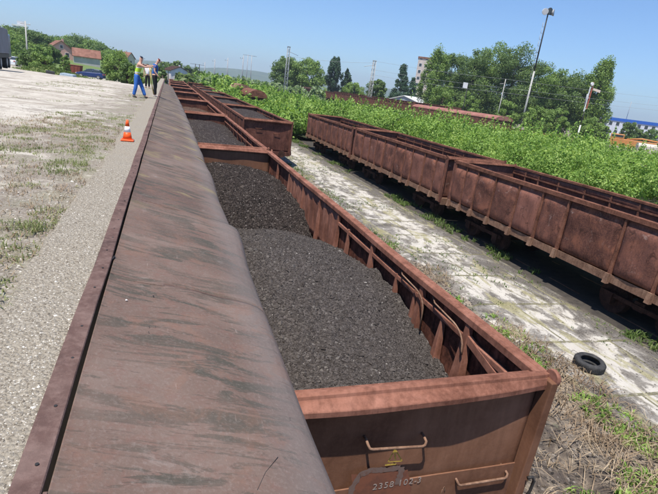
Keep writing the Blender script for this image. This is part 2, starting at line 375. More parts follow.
# concrete edge beam of the ramp
t = NT('pebbled_concrete'); v = t.coords(rnd=False)
pc = t.voro(70, v); pg = t.n('ShaderNodeSeparateColor', i_0=pc).outputs[0]; pd = t.voro(58, v, out='Distance')
big = t.noise(1.6, 7, .65, v, .3); fine = t.noise(45, 5, .7, v)
c = t.ramp(pg, [(0, (.15, .125, .10)), (.4, (.27, .24, .195)), (.75, (.37, .335, .28)), (1, (.52, .48, .42))])
c = t.mix(t.ramp(big, [(.25, .45), (.6, .95)]), c, t.ramp(fine, [(.3, (.17, .14, .10)), (.7, (.44, .39, .31))]))
PEBC = t.done(c, .93, t.math('SUBTRACT', fine, pd), .8, .02)
def bz(X, Y): return .006*fbm(X*6, Y*6, 41)+.003*fbm(X*30, Y*30, 43)-.05*np.clip((-.85-X+.07*fbm(Y*1.1, Y*.3, 8)+.03*fbm(Y*7, Y, 18))/.03, 0, 1)
o = sheet('concrete_ledge', lin(-.93, -.462, 54), lin(-1, 9, 420)+lin(9.1, 40, 200)+lin(41, 75, 20), bz, PEBC)
tag(o, kind='structure')
o = MB().box(-.90, -.41, -12, 75, -3.8, -.10).build('retaining_wall', CONCP)
tag(o, 'tall concrete retaining wall under the edge of the loading ramp', 'wall')

# ------------------------------------------------------------------ steel apron
t = NT('worn_steel_plate'); v = t.coords(rnd=False)
vs = t.coords((.9, 4.2, .9), (0, 0, R_(-14)), rnd=False)
st = t.noise(1.6, 10, .70, vs, .9); big = t.noise(.9, 7, .6, v, .3); fine = t.noise(55, 5, .7, v); spk = t.noise(13, 6, .7, v)
sep = t.n('ShaderNodeSeparateXYZ', i_0=t.coords(rnd=False))
c = t.ramp(big, [(.34, (.108, .072, .058)), (.52, (.154, .107, .087)), (.68, (.198, .148, .124))])
c = t.mix(t.ramp(spk, [(.48, 0.0), (.75, .55)]), c, (.165, .082, .064))
greyf = t.n('ShaderNodeMapRange', i_0=sep.outputs[1], i_1=4.0, i_2=22.0, i_3=0.0, i_4=.55).outputs[0]
c = t.mix(greyf, c, (.132, .114, .098))
stm = t.math('MULTIPLY', t.ramp(st, [(.50, 0.0), (.52, .6), (.58, .95)]), t.ramp(t.noise(.6, 4, .6, v), [(.38, .15), (.54, 1.0)]))
c = t.mix(t.math('MULTIPLY', stm, .95), c, (.066, .062, .050))
lip = t.n('ShaderNodeMapRange', i_0=sep.outputs[0], i_1=.42, i_2=.62, i_3=0.0, i_4=.55).outputs[0]
c = t.mix(lip, c, (.170, .146, .136))
yl = t.math('MULTIPLY', t.ramp(t.noise(1.0, 6, .6, t.coords((1.2, 1.6, 1), (0, 0, R_(-30)), rnd=False), .4), [(.56, 0.0), (.66, .6)]),
            t.n('ShaderNodeMapRange', i_0=sep.outputs[1], i_1=4.5, i_2=6.5, i_3=0.0, i_4=1.0).outputs[0])
c = t.mix(yl, c, (.245, .20, .10))
c = t.mix(t.ramp(fine, [(.5, 0.0), (.8, .35)]), c, (.30, .25, .225))
scn = t.noise(7, 9, .75, t.coords((.5, 5, .5), (0, 0, R_(24)), rnd=False), .2); c = t.mix(t.ramp(scn, [(.61, 0.0), (.64, .45)]), c, (.075, .056, .048))
sc2 = t.noise(5, 9, .8, t.coords((5, .5, .5), (0, 0, R_(8)), rnd=False), .1); c = t.mix(t.ramp(sc2, [(.64, 0.0), (.67, .5)]), c, (.33, .26, .225))
wn = t.noise(3.4, 8, .7, v, .5); c = t.mix(t.ramp(wn, [(.55, 0.0), (.62, .25)]), c, (.21, .11, .075)); c = t.mix(t.ramp(wn, [(.30, .4), (.38, 0.0)]), c, (.26, .215, .19))
pk = t.noise(24, 4, .7, t.coords((1, 2.6, 1), (0, 0, R_(-14)), rnd=False)); c = t.mix(t.ramp(pk, [(.62, 0.0), (.70, .55)]), c, (.07, .05, .043))
rg = t.ramp(big, [(.3, .80), (.7, .92)])
PLATE = t.done(c, rg, t.math('ADD', fine, t.math('MULTIPLY', stm, -.6)), .45, .006, 0, .15)
FLANGE = rust('flange_rust', (.065, .042, .038), (.115, .070, .060), (.18, .122, .105), .2, scale=2.2, bump=.5)
apron = empty('steel_chute', (0, 0, 0), label='long sloping rust brown steel plate chute along the ramp edge', cat='chute')
PR = [(-.352, -.022), (-.335, -.030), (-.2, -.070), (0, -.115), (.2, -.163), (.4, -.222), (.52, -.258), (.62, -.292), (.69, -.326), (.737, -.362), (.766, -.403), (.787, -.455), (.798, -.53), (.800, -.60), (.800, -.66)]
def prof_pt(x_i, y, k):
    i = int(x_i); i = min(i, len(PR)-2); f = x_i-i
    a, b = PR[i], PR[i+1]; return a[0]+(b[0]-a[0])*f, a[1]+(b[1]-a[1])*f
ys0 = [-1.2, 1.15, 3.35, 5.55, 7.9, 10.2, 12.6, 15, 17.5, 20, 22.5, 25, 28, 31, 34, 37.5, 41, 45, 49, 53]
for k in range(len(ys0)-1):
    y0, y1 = ys0[k], ys0[k+1]; n = 60 if y1 < 14 else 14; m = 52
    V = []; 
    for yy in np.linspace(y0-.04, y1, n):
        u = (yy-y0)/(y1-y0)
        sw = 1+(.085*u**1.6 if k == 2 else (.022*math.sin(u*3.1) if k == 4 else .012*math.sin(u*3.1+k)*(k > 2)))-.014*math.exp(-((yy-2.75)/.45)**2)
        sw *= 1+.006*math.sin(yy*2.3+1)+.004*math.sin(yy*5.1)+(.004*((k*7) % 3-1))
        if yy > 22: sw *= max(.60, 1-(yy-22)*.011)
        for j in range(m):
            x, z = prof_pt(j/(m-1)*(len(PR)-1), yy, k)
            w = max(0, min(1, (x+.2)/.8))
            x2 = x if x < 0 else x*(1+(sw-1)*w)
            z2 = z+.006*math.sin(yy*3.1+x*6)*w+.004*math.sin(yy*1.7+x*11+k)+.0035*(1-u)-.010*math.exp(-((yy-6.6)/.5)**2-((x-.45)/.18)**2)-.012*math.exp(-((yy-4.2)/.4)**2-((x-.6)/.12)**2)+.006*math.exp(-((yy-2.9)/.25)**2-((x-.35)/.2)**2)+.006*math.exp(-((u-.98)/.03)**2)*(k % 2)*w
            V.append((x2, yy, z2))
    idx = np.arange(n*m).reshape(n, m)
    Q = np.stack([idx[:-1, :-1], idx[:-1, 1:], idx[1:, 1:], idx[1:, :-1]], -1).reshape(-1, 4)
    p = np_mesh('plate', V, Q, PLATE, apron, True)
    sm = p.modifiers.new('s', 'SOLIDIFY'); sm.thickness = .008; sm.offset = -1
    ws = [prof_pt(j/30*(len(PR)-1.01), y1, k) for j in range(31)]
    if y1 < 30: MB().tube([(x_, y1-.002+.004*math.sin(x_*30), z_+.0005) for x_, z_ in ws[:26]], .0045, 5).build('weld_seam', FLANGE, apron)
m = MB()
m.extrude([(-.462, .002), (-.462, .010), (-.370, .008), (-.366, .003), (-.366, -.004), (-.372, -.004)], 'y', lin(-1, 75, 120),
          off=lambda t_, a, b: (a+.0035*math.sin(t_*2.1)+.002*math.sin(t_*6), b+.0025*math.sin(t_*3.3)))
m.build('edge_angle', FLANGE, apron)
for i in range(64):
    y = 1.28+i*.30+.05*math.sin(i*5)
    if i % 9 == 5: continue
    MB().tube([(-.405+.006*math.sin(i*3), y, .0085), (-.405+.006*math.sin(i*3), y, .0125)], .0065, 10).build('bolt', DARKM, apron)
m = MB().box(-.364, -.350, 1.18, 1.42, -.03, -.006)
m.build('clip_bar', FLANGE, apron, .002)
m = MB().box(-.395, -.30, -1.2, 60, -.50, -.40).build('gap_shade_strip', DARKM, apron)  # near-black strip added deep in the gap, stands in for its shade

# ------------------------------------------------------------------ gondola wagons
def wheelset(parent, y, r=.46):
    ax = MB().tube([(-.74, y, r), (.74, y, r)], .07, 8).build('axle', RUST_D, parent)
    for s in (-1, 1):
        MB().tube([(s*.70, y, r), (s*.72, y, r), (s*.725, y, r), (s*.86, y, r)], [r+.03, r+.03, r, r], 20).build('wheel', RUST_D, parent)
def wagon(L, mats, bounds, bulge, label, loc, group, hero=False, zr=2.88, wide_inner=False, zb=1.15):
    WALL, RAIL, POST, SILL, ENDM = mats
    o = empty('gondola_wagon', loc, label=label, cat='wagon', group=group)
    xw = 1.46
    # side walls
    for s in (-1, 1):
        V = []; Q = []; nz = 20
        ysl = []
        for a, b in zip(bounds[:-1], bounds[1:]):
            for i in range(10): ysl.append((a+(b-a)*i/10, i/10, a, b))
        ysl.append((bounds[-1], 0, bounds[-1], bounds[-1]+1))
        for (yy, u, a, b) in ysl:
            e = min(1, max(0, 4*u*(1-u))*1.8)**(.6 if bulge < .03 else .42)
            rr = math.sin(a*12.9898)*.5+.5
            for j in range(nz+1):
                w = j/nz; ev = max(0, min(1, 4*w*(1-w)*1.9))**.6
                zz = zb+(zr-.1-zb)*w
                if bulge > .03: ev = max(0, min(1, 4.0*w/.9*(1-w/.9)*2.0))**.42 if w < .9 else 0
                dent = .35*math.sin(yy*3.1+zz*4+a)+.25*math.sin(yy*7.3-zz*5)
                V.append((s*(xw-.05*(bulge > .03)+bulge*e*ev*(.6+.6*rr+dent*.3)), yy, zz))
        n2 = nz+1; idx = np.arange(len(V)).reshape(-1, n2)
        Q = np.stack([idx[:-1, :-1], idx[:-1, 1:], idx[1:, 1:], idx[1:, :-1]], -1).reshape(-1, 4)
        if bulge > .03:
            VA = np.array(V).reshape(-1, n2, 3)
            for kk in range(len(bounds)-1):
                sub_ = VA[kk*10:kk*10+11].copy(); nn2 = sub_.shape[0]; idx = np.arange(nn2*n2).reshape(nn2, n2)
                Q = np.stack([idx[:-1, :-1], idx[:-1, 1:], idx[1:, 1:], idx[1:, :-1]], -1).reshape(-1, 4)
                w = np_mesh('side_panel', sub_, Q, WALL, o, True); sm = w.modifiers.new('s', 'SOLIDIFY'); sm.thickness = .014; sm.offset = 0
        else:
            w = np_mesh('side_wall', V, Q, WALL, o, True)
            sm = w.modifiers.new('s', 'SOLIDIFY'); sm.thickness = .014; sm.offset = 0
        # top rail
        ts = lin(-.02, L+.02, 40 if hero else 16)
        pr = [(1.37, zr-.085), (1.37, zr-.012), (1.382, zr), (1.432, zr), (1.436, zr-.007), (1.444, zr-.007), (1.448, zr), (1.502, zr), (1.51, zr-.01), (1.51, zr-.13), (1.475, zr-.13), (1.475, zr-.09)]
        MB().extrude([(s*a, b) for a, b in pr], 'y', ts, off=lambda t_, a, b: (a+.006*math.sin(t_*1.3+s), b+.005*math.sin(t_*.9+s*2))).build('top_rail', RAIL, o, .003 if hero else 0)
        # lower sill
        MB().box(min(s*1.36, s*1.47), max(s*1.36, s*1.47), .02, L-.02, zb-.22, zb).build('side_sill', SILL, o, .01 if hero else 0)
        # posts
        for bb in bounds:
            y = min(max(bb, .05), L-.05)
            m = MB(); x0, x1, x2 = (s*1.475, s*1.555, s*1.505) if bulge < .03 else (s*1.43, s*1.515, s*1.485)
            f = lambda x, yy, z: (x, yy, z)
            m.hexa([(x0, y-.055, zb-.2), (x1, y-.045, zb-.2), (x1, y+.045, zb-.2), (x0, y+.055, zb-.2)],
                   [(x0, y-.04, zr-.12), (x2, y-.03, zr-.12), (x2, y+.03, zr-.12), (x0, y+.04, zr-.12)])
            m.build('side_post', POST, o, .006)
            m = MB().hexa([(s*1.475, y-.07, zb-.26), (s*1.59, y-.07, zb-.26), (s*1.59, y+.07, zb-.26), (s*1.475, y+.07, zb-.26)],
                          [(s*1.475, y-.06, zb+.02), (s*1.555, y-.06, zb+.02), (s*1.555, y+.06, zb+.02), (s*1.475, y+.06, zb+.02)])
            m.build('post_foot', SILL, o)
            if not hero:
                MB().hexa([(s*1.445, y-.04, zb), (s*1.40, y-.03, zb), (s*1.40, y+.03, zb), (s*1.445, y+.04, zb)],
                          [(s*1.445, y-.04, zr-.09), (s*1.39, y-.03, zr-.09), (s*1.39, y+.03, zr-.09), (s*1.445, y+.04, zr-.09)]).build('inner_post', POST, o)
        if not hero:
            MB().box(min(s*1.385, s*1.415), max(s*1.385, s*1.415), .05, L-.05, zr-.34, zr-.29).build('inner_rail', RAIL, o)
    # floor
    MB().box(-1.45, 1.45, .03, L-.03, zb-.08, zb).build('floor', RUST_D, o)
    # ends
    for e in (0, 1):
        d = -1 if e == 0 else 1; ye = 0 if e == 0 else L
        nx, nz = 40, 16; V = []
        for i in range(nx+1):
            x = -1.45+2.9*i/nx
            for j in range(nz+1):
                w = j/nz; z = zb-.1+(zr-.06-zb+.1)*w
                bl = .035*math.sin(math.pi*i/nx)*math.sin(math.pi*min(1, w*1.05))
                V.append((x, ye-d*.03+d*(bl+.006*math.sin(x*5+z*3)), z))
        idx = np.arange(len(V)).reshape(-1, nz+1)
        Q = np.stack([idx[:-1, :-1], idx[:-1, 1:], idx[1:, 1:], idx[1:, :-1]], -1).reshape(-1, 4)
        w = np_mesh('end_wall', V, Q, ENDM, o, True); sm = w.modifiers.new('s', 'SOLIDIFY'); sm.thickness = .012; sm.offset = 0
        # rim profile in (y outward, z)
        pr = []
        for k in range(9):
            a = R_(-60+k*30); pr.append((.0-.034*math.cos(a)*1.0, zr-.005+.034*math.sin(a)))
        pr = [(.05, zr-.05), (.115, zr-.065), (.12, zr-.055), (.115, zr-.030), (.05, zr-.018), (.038, zr+.008), (.015, zr+.026), (-.015, zr+.028), (-.035, zr+.014), (-.042, zr-.012), (-.05, zr-.02), (-.128, zr-.058), (-.134, zr-.066), (-.134, zr-.112), (-.124, zr-.112), (-.120, zr-.078), (-.05, zr-.055)]
        def wob(t_, a, b):
            out = 1+(.10*math.sin(t_*2.2+.6)-.42*max(0, min(1, (t_-.45)/.9)))*(a < -.1)
            return (ye-d*a*out*(-1) if False else ye+d*(-a)*out+d*(.012*math.cos(t_*1.0)), b+.006*math.sin(t_*1.9+1)+(.008*math.sin(t_*4.1) if a < -.1 else 0)-.01*math.cos(t_*1.05))
        MB().extrude([(a, b) for a, b in pr], 'x', lin(-1.45, 1.45, 34), off=wob).build('end_rim', RAIL, o, .004 if hero else 0)
        for s in (-1, 1):                # corner posts
            m = MB(); m.hexa([(s*1.40, ye-d*.02, zb-.3), (s*1.515, ye-d*.02, zb-.3), (s*1.515, ye+d*.10, zb-.3), (s*1.40, ye+d*.10, zb-.3)],
                             [(s*1.44, ye-d*.02, zr-.03), (s*1.515, ye-d*.02, zr-.03), (s*1.515, ye+d*.12, zr-.03), (s*1.44, ye+d*.12, zr-.03)])
            m.build('corner_post', ENDM, o, .008)
            m = MB().tube([(s*1.49, ye+d*.045, zr-.02), (s*1.53, ye+d*.045, zr-.02)], .078, 18)
            m.build('corner_cap', RAIL, o, .006)
        # headstock, buffers, coupling
        MB().box(-1.42, 1.42, min(ye, ye+d*.14), max(ye, ye+d*.14), .82, zb-.1).build('headstock', SILL, o)
        for s in (-1, 1):
            b = MB().tube([(s*.875, ye+d*.14, .98), (s*.875, ye+d*.44, .98)], .10, 12)
            b.build('buffer', RUST_D, o)
            MB().tube([(s*.875, ye+d*.44, .98), (s*.875, ye+d*.475, .98)], .21, 16).build('buffer_plate', RUST_D, o)
        MB().tube([(0, ye+d*.14, .95), (0, ye+d*.40, .93), (0, ye+d*.46, .80)], .045, 8).build('coupling_hook', RUST_D, o)
        if not hero:
            for hx, hz, hw in ((-.55, zr-.55, .36), (.55, zr-.75, .36)):
                MB().tube([(hx-hw/2, ye, hz+.02), (hx-hw/2, ye+d*.08, hz), (hx+hw/2, ye+d*.08, hz), (hx+hw/2, ye, hz+.02)], .014, 6).build('grab_handle', RAIL, o)
    MB().box(-.25, .25, .1, L-.1, .72, zb-.08).build('centre_sill', RUST_D, o)
    for yc in (2.0, L-2.0):
        bg_ = MB()
        for s in (-1, 1):
            bg_.box(min(s*.92, s*1.04), max(s*.92, s*1.04), yc-1.2, yc+1.2, .50, .62)
            for w in (-.9, .9): bg_.box(min(s*.90, s*1.1), max(s*.90, s*1.1), yc+w-.14, yc+w+.14, .32, .64)
        bg_.box(-1.0, 1.0, yc-.15, yc+.15, .45, .70)
        bo = bg_.build('bogie', RUST_D, o)
        for w in (-.9, .9): wheelset(bo, yc+w)
    return o
def eq_bounds(L, n): return lin(0, L, n+1)
TX1, TX2, TX3 = 1.74, 5.72, 12.92

# wagon 1, nearest, with its own inside detail
Y1 = 2.85; L1 = 12.75
w1 = wagon(L1, (RUST_W1B, RUST_W1, RUST_W1, RUST_END, RUST_END), eq_bounds(L1, 9), .02,
           'nearest brown freight wagon with salmon red rim and grey coal at its front', (TX1, Y1, ZG), 'coal wagons standing under the chute', hero=True, zr=ZR-ZG)
zr = ZR-ZG
xin = 1.442
def ribs(y, ztop, wid, foot):
    return MB().hexa([(xin, y-foot, zr-1.2), (xin-.11, y-foot*.75, zr-1.2), (xin-.11, y+foot*.75, zr-1.2), (xin, y+foot, zr-1.2)],
                     [(xin, y-wid, ztop), (xin-.055, y-wid*.8, ztop), (xin-.055, y+wid*.8, ztop), (xin, y+wid, ztop)])
for (py_, w_, f_, dz) in ((3.93, .045, .14, .09), (4.42, .02, .10, .25), (4.98, .05, .12, .10), (5.12, .03, .05, .2), (5.7, .025, .06, .22), (6.65, .05, .08, .09), (7.75, .03, .04, .2), (8.35, .045, .05, .09),
                     (9.6, .04, .05, .09), (11, .04, .05, .09), (12.5, .04, .05, .09), (14, .04, .05, .09)):
    ribs(py_-Y1, zr-dz, w_, f_).build('inner_rib', RUST_W1, w1, .008)
MB().box(xin-.05, xin-.0, .03, 5.5, zr-.30, zr-.235).build('inner_rail', RUST_W1, w1, .008)
m = MB(); m.hexa([(xin-.055, 1.05, zr-.20), (xin, 1.05, zr-.20), (xin, 1.05, zr-.30), (xin-.055, 1.05, zr-.30)],
                 [(xin-.055, .04, zr-.42), (xin, .04, zr-.42), (xin, .04, zr-.52), (xin-.055, .04, zr-.52)]); m.build('diagonal_brace', RUST_W1, w1, .006)
for ya, zend in ((3.78, .42), (4.68, .62)):                  # bent pipes
    p = [(xin-.02, ya-Y1+.95, zr-.14), (xin-.085, ya-Y1+.80, zr-.145), (xin-.095, ya-Y1+.35, zr-.165)]
    for k in range(1, 7):
        a = k/6*math.pi/2; p.append((xin-.10, ya-Y1+.35-.25*math.sin(a), zr-.165-.20*(1-math.cos(a))))
    p.append((xin-.10, ya-Y1+.08, zr-zend))
    MB().tube(p, .010, 8).build('bent_pipe', RUST_P, w1)
# upper door panel in the right wall: corrugated plate
m = MB()
nn = 46; pr = []
for i in range(nn):
    pr.append((xin-.012-.018*(i % 2)-.008*math.sin(i*1.7), i))
V = []; ysd = np.linspace(8.35-Y1, 12.4-Y1, 120)
for i, yy in enumerate(ysd):
    for j in range(8):
        V.append((xin-.02-.012*math.sin(yy*14)-.006*math.sin(yy*31+j), yy, zr-.11-.13*j))
idx = np.arange(len(V)).reshape(-1, 8)
w = np_mesh('door_plate', V, np.stack([idx[:-1, :-1], idx[:-1, 1:], idx[1:, 1:], idx[1:, :-1]], -1).reshape(-1, 4), RUST_W1, w1, True)
sm = w.modifiers.new('s', 'SOLIDIFY'); sm.thickness = .006
# end face furniture: positions in the wagon's own coordinates
def wl(px, py, dy=0): p = at(px, py, Y1+dy); return p[0]-TX1, p[2]-ZG
def handle(x0, z0, x1, z1, dy=.085, r=.0115):
    w = MB().tube([(x0, .02, z0+.045), (x0, -.03, z0+.045), (x0, -dy, z0+.03), (x0+.012, -dy-.01, z0+.005), (x0+.035, -dy-.012, z0-.004),
                   (x1-.035, -dy-.012, z1-.004), (x1-.012, -dy-.01, z1+.005), (x1, -dy, z1+.03), (x1, -.03, z1+.045), (x1, .02, z1+.045)], r, 8)
    w.build('grab_handle', RUST_P, w1)
a = wl(368, 449, -.09); b = wl(426, 445, -.09); handle(a[0], a[1], b[0], b[1])
a = wl(457, 485, -.09); b = wl(507, 477, -.09); handle(a[0], a[1], b[0], b[1])
for q in ((457, 476), (507, 469)):
    a = wl(*q, -.02); MB().tube([(a[0], .02, a[1]), (a[0], -.05, a[1])], .026, 10).build('handle_boss', RUST_END, w1)
a = wl(441, 492, -.05); MB().tube([(a[0], -.01, a[1]-.25), (a[0], -.055, a[1]-.02), (a[0], -.06, a[1]+.04), (a[0]+.012, -.06, a[1]+.065), (a[0]+.028, -.055, a[1]+.03), (a[0]+.03, -.05, a[1]-.03)], .008, 6).build('latch_hook', RUST_P, w1)
a = wl(523, 480, -.12); MB().tube([(a[0]+.02, -.14, a[1]+.04), (a[0]+.07, -.15, a[1]+.05), (a[0]+.10, -.15, a[1]+.0), (a[0]+.09, -.15, a[1]-.12), (a[0]+.03, -.15, a[1]-.25)], .014, 8).build('brake_hose', DARKM, w1)
# lower band sheet of the end (lap joint)
x_, z_ = wl(460, 466)
m = MB().extrude([(-.058, .70), (-.058, z_), (-.048, z_+.004), (-.046, .70)], 'x', lin(-1.36, 1.36, 20), off=lambda t_, a, b: (a-.0, b+.004*math.sin(t_*4))); m.build('lower_end_plate', RUST_END, w1, .002)
# faded stencils
def txt(s, x, z, size, *a, **k):
    for ch in s:
        if ch != ' ': txt1(ch, x, z, size, *a, **k)
        x += size*(.33 if ch in ' -' else .58)
def txt1(s, x, z, size, mat, parent, y, rot=0, name='painted_number', depth=.0006):
    cu = bpy.data.curves.new(name, 'FONT'); cu.body = s; cu.size = size; cu.extrude = depth
    ob = bpy.data.objects.new(name, cu); COL.objects.link(ob)
    dg = bpy.context.evaluated_depsgraph_get(); me = bpy.data.meshes.new_from_object(ob.evaluated_get(dg))
    bpy.data.objects.remove(ob); me.materials.clear()
    o = link_mesh(name, me, mat, parent); o.rotation_euler = (R_(90), 0, 0); o.location = (x, y, z); o.rotation_euler[1] = rot
    return o
def worn(name, c, under, cover=.5, sc=30):
    t = NT(name); v = t.coords(rnd=False); n_ = t.noise(sc, 5, .7, v)
    m_ = t.mix(t.ramp(n_, [(cover-.06, 0.0), (cover+.06, .75)]), c, under); return t.done(m_, .8, n_, .1, .004)
SM_BLUE = worn('faded_blue_smear', (.165, .11, .09), (.15, .07, .045), .585, 14)
SM_WHITE = worn('faded_white_stencil', (.34, .28, .24), (.16, .075, .05), .555)
SM_YEL = worn('faded_yellow_stencil', (.52, .36, .06), (.14, .065, .03), .56)
SM_RED = worn('reddish_patch', (.20, .075, .042), (.13, .055, .036), .55, 8)
EY = -.064
def patch(pts, mat, name, y=EY, seed=0):
    g = random.Random(seed); P = []
    for i in range(len(pts)):
        a, b = Vector(pts[i]), Vector(pts[(i+1) % len(pts)]); n = 7
        for k in range(n): q = a.lerp(b, k/n); P.append((q.x+g.uniform(-.012, .012), q.y+g.uniform(-.010, .010)))
    m = MB(); c = sum(p[0] for p in P)/len(P), sum(p[1] for p in P)/len(P)
    m.add([(p[0], y, p[1]) for p in P]+[(c[0], y, c[1])], [(i, (i+1) % len(P), len(P)) for i in range(len(P))])
    o = m.build(name, mat, w1); return o
P_ = lambda *a: [wl(*q, EY) for q in a]
patch(P_((352, 475), (408, 470), (412, 500), (350, 505)), SM_RED, 'paint_patch', EY+.001, 1)
m = MB()
def ribbon(pts, w_, seed, y=EY-.0005):
    g = random.Random(seed); Q = []
    for i in range(len(pts)-1):
        for k in range(8):
            q = Vector(pts[i]).lerp(Vector(pts[i+1]), k/8); d = (Vector(pts[i+1])-Vector(pts[i])).normalized(); n_ = Vector((-d.y, d.x))
            a_ = q+n_*w_*g.uniform(.35, .65); b_ = q-n_*w_*g.uniform(.35, .65); Q.append((a_, b_))
    m.add([(v.x, y, v.y) for ab in Q for v in ab], [(2*i, 2*i+1, 2*i+3, 2*i+2) for i in range(len(Q)-1)])
ribbon(P_((349, 503), (352, 488), (360, 475), (372, 470), (388, 470), (402, 467)), .050, 2)
m.build('paint_smear', SM_BLUE, w1); m = MB(); ribbon(P_((402, 467), (400, 476), (396, 486)), .055, 4, EY-.0008); m.build('paint_smear', SM_BLUE, w1)
x, z = wl(372, 490, EY); txt('2358 102-3', x, z, .088, SM_WHITE, w1, EY-.002, R_(-1))
a = wl(389, 463, EY); 
m = MB()
def bar(p, q, w=.010):
    p, q = Vector(p), Vector(q); d = (q-p).normalized(); n_ = Vector((-d.y, d.x))*w/2
    m.add([(v.x, EY-.001, v.y) for v in (p+n_, q+n_, q-n_, p-n_)], [(0, 1, 2, 3)])
A = Vector(wl(395, 449, EY)); B = Vector(wl(388, 462, EY)); C_ = Vector(wl(402, 461, EY))
bar(A, B); bar(B, C_); bar(C_, A); bar(A+Vector((0, -.015)), (B+C_)/2+Vector((0, .02)), .012)
m.build('warning_triangle', SM_YEL, w1)
m = MB(); bar(wl(385, 465, EY), wl(396, 464, EY), .016); m.build('yellow_mark', SM_YEL, w1)

# other wagons on track one and two
MATS1 = (RUST_T2, RUST_W1, RUST_T2, RUST_T2, RUST_T2)
proto1 = wagon(12.7, MATS1, eq_bounds(12.7, 9), .02, 'second coal wagon, directly behind the nearest one, low dark load inside', (TX1, 16.22, ZG), 'coal wagons standing under the chute', zr=zr)
index_kids()
labs1 = ['third coal wagon from the front beside the chute, brownish load', 'fourth coal wagon from the front beside the chute', 'fifth coal wagon from the front, beside the two workers',
         'sixth wagon from the front in the row beside the chute', 'seventh wagon from the front in the row beside the chute', 'eighth wagon from the front in the row beside the chute', 'farthest visible wagon of the row beside the chute']
for i, lb in enumerate(labs1):
    c_ = copy_tree(proto1); c_.location = (TX1, 16.22+13.4*(i+1), ZG); c_['label'] = lb
proto2 = wagon(12.4, (RUST_T2, RUST_B, RUST_B, RUST_T2, RUST_T2), eq_bounds(12.4, 9), .02, 'dark rusty wagon on the middle track showing its whole end wall', (TX2, 29.2, ZG), 'wagons on the middle track', zr=zr)
index_kids()
for i, (yy, lb) in enumerate(((42.4, 'second wagon on the middle track, just behind the one showing its end'), (55.6, 'third wagon on the middle track, counted from the near end'), (68.8, 'fourth wagon on the middle track, counted from the near end'), (82.0, 'fifth wagon on the middle track, counted from the near end'),
                              (112, 'lone rusty wagon far beyond the gap on the middle track'))):
    c_ = copy_tree(proto2); c_.location = (TX2, yy, ZG); c_['label'] = lb
# track three: bulging old wagons
BND = [0, .75, 1.45, 2.75, 4.75, 5.85, 7.0, 8.3, 9.4, 10.2, 11.05]
A3 = (RUST_A, RUST_B, RUST_B, RUST_P, RUST_A)
r3 = wagon(11.05, A3, BND, .125, 'bulging rusty open wagon cut off by the right edge of the photo', (TX3, 6.4, ZG), 'old rusty wagons behind the concrete strip', zr=zr+.02, zb=1.22)
r3b = wagon(11.05, A3, [0, .8, 1.9, 3.1, 3.9, 5.1, 6.5, 7.6, 8.6, 9.7, 11.05], .11, 'middle wagon of the three old rusty ones beyond the concrete strip', (TX3, 18.25, ZG), 'old rusty wagons behind the concrete strip', zr=zr+.05, zb=1.22)
r3c = wagon(10.8, A3, [0, .9, 1.8, 2.9, 4.2, 5.3, 6.4, 7.6, 8.7, 9.8, 10.8], .09, 'farthest of the three old rusty wagons beyond the concrete strip', (TX3, 30.05, ZG), 'old rusty wagons behind the concrete strip', zr=zr+.02, zb=1.22)
# far wagon rows
index_kids()
GR = 'wagons in the far row beyond the bushes'
def simple_gondola(label, loc, L=13, h=2.9, group=GR):
    o = empty('gondola_wagon', loc, label=label, cat='wagon', group=group)
    for s in (-1, 1):
        MB().box(min(s*1.4, s*1.45), max(s*1.4, s*1.45), 0, L, 1.2, h-.1).build('side_wall', RUST_A, o)
        MB().box(min(s*1.38, s*1.52), max(s*1.38, s*1.52), 0, L, h-.1, h).build('top_rail', RUST_B, o)
        m = MB()
        for k in range(10): y = .1+k*(L-.2)/9; MB().box(min(s*1.452, s*1.56), max(s*1.452, s*1.56), y-.06, y+.06, 1.0, h-.1).build('side_post', RUST_B, o)
    for ye in (0, L-.08):
        MB().box(-1.397, 1.397, ye, ye+.08, 1.0, h-.02).build('end_wall', RUST_A, o)
    MB().box(-1.39, 1.39, .09, L-.09, 1.0, 1.15).build('floor', RUST_D, o)
    for yc in (2, L-2):
        bo = MB().box(-1.0, 1.0, yc-1.2, yc+1.2, .45, .75).build('bogie', RUST_D, o)
        for w in (-.9, .9): wheelset(bo, yc+w)
    return o
def roof_wagon(label, loc, L=13.5, h=3.9, w=1.5, mat=RUST_RF, wall=RUST_A, rise=.55, group=GR):
    o = empty('covered_wagon', loc, label=label, cat='wagon', group=group)
    n = 14; pr = [(w*math.cos(math.pi*k/n)*1.03, h-rise+rise*math.sin(math.pi*k/n)) for k in range(n+1)]
    MB().extrude(pr+[(-w*.98, h-rise-.06), (w*.98, h-rise-.06)], 'y', lin(-.12, L+.12, 12)).build('roof', mat, o)
    for s in (-1, 1):
        MB().box(min(s*(w-.08), s*w), max(s*(w-.08), s*w), 0, L, 1.1, h-rise-.062).build('side_wall', wall, o)
        for k in range(9):
            y = .2+k*(L-.4)/8; MB().box(min(s*(w+.002), s*(w+.07)), max(s*(w+.002), s*(w+.07)), y-.06, y+.06, 1.0, h-rise-.05).build('side_post', RUST_D, o)
    for ye, d in ((0, -1), (L, 1)):
        pe = [(a*.985, b-.03) for a, b in pr]+[(-w+.1, 1.1), (w-.1, 1.1)]
        MB().extrude(pe, 'y', sorted([ye-d*.08, ye-d*.02])).build('end_wall', wall, o)
    MB().box(-w+.1, w-.1, .1, L-.1, .95, 1.1).build('floor', RUST_D, o)
    for yc in (2, L-2):
        bo = MB().box(-1.0, 1.0, yc-1.2, yc+1.2, .45, .75).build('bogie', RUST_D, o)
        for k in (-.9, .9): wheelset(bo, yc+k)
    return o
X4 = 46.0
g4 = simple_gondola('rusty open wagon of the far row, right behind the red roofed wagon', (X4, 88, ZG+1.6)); index_kids()
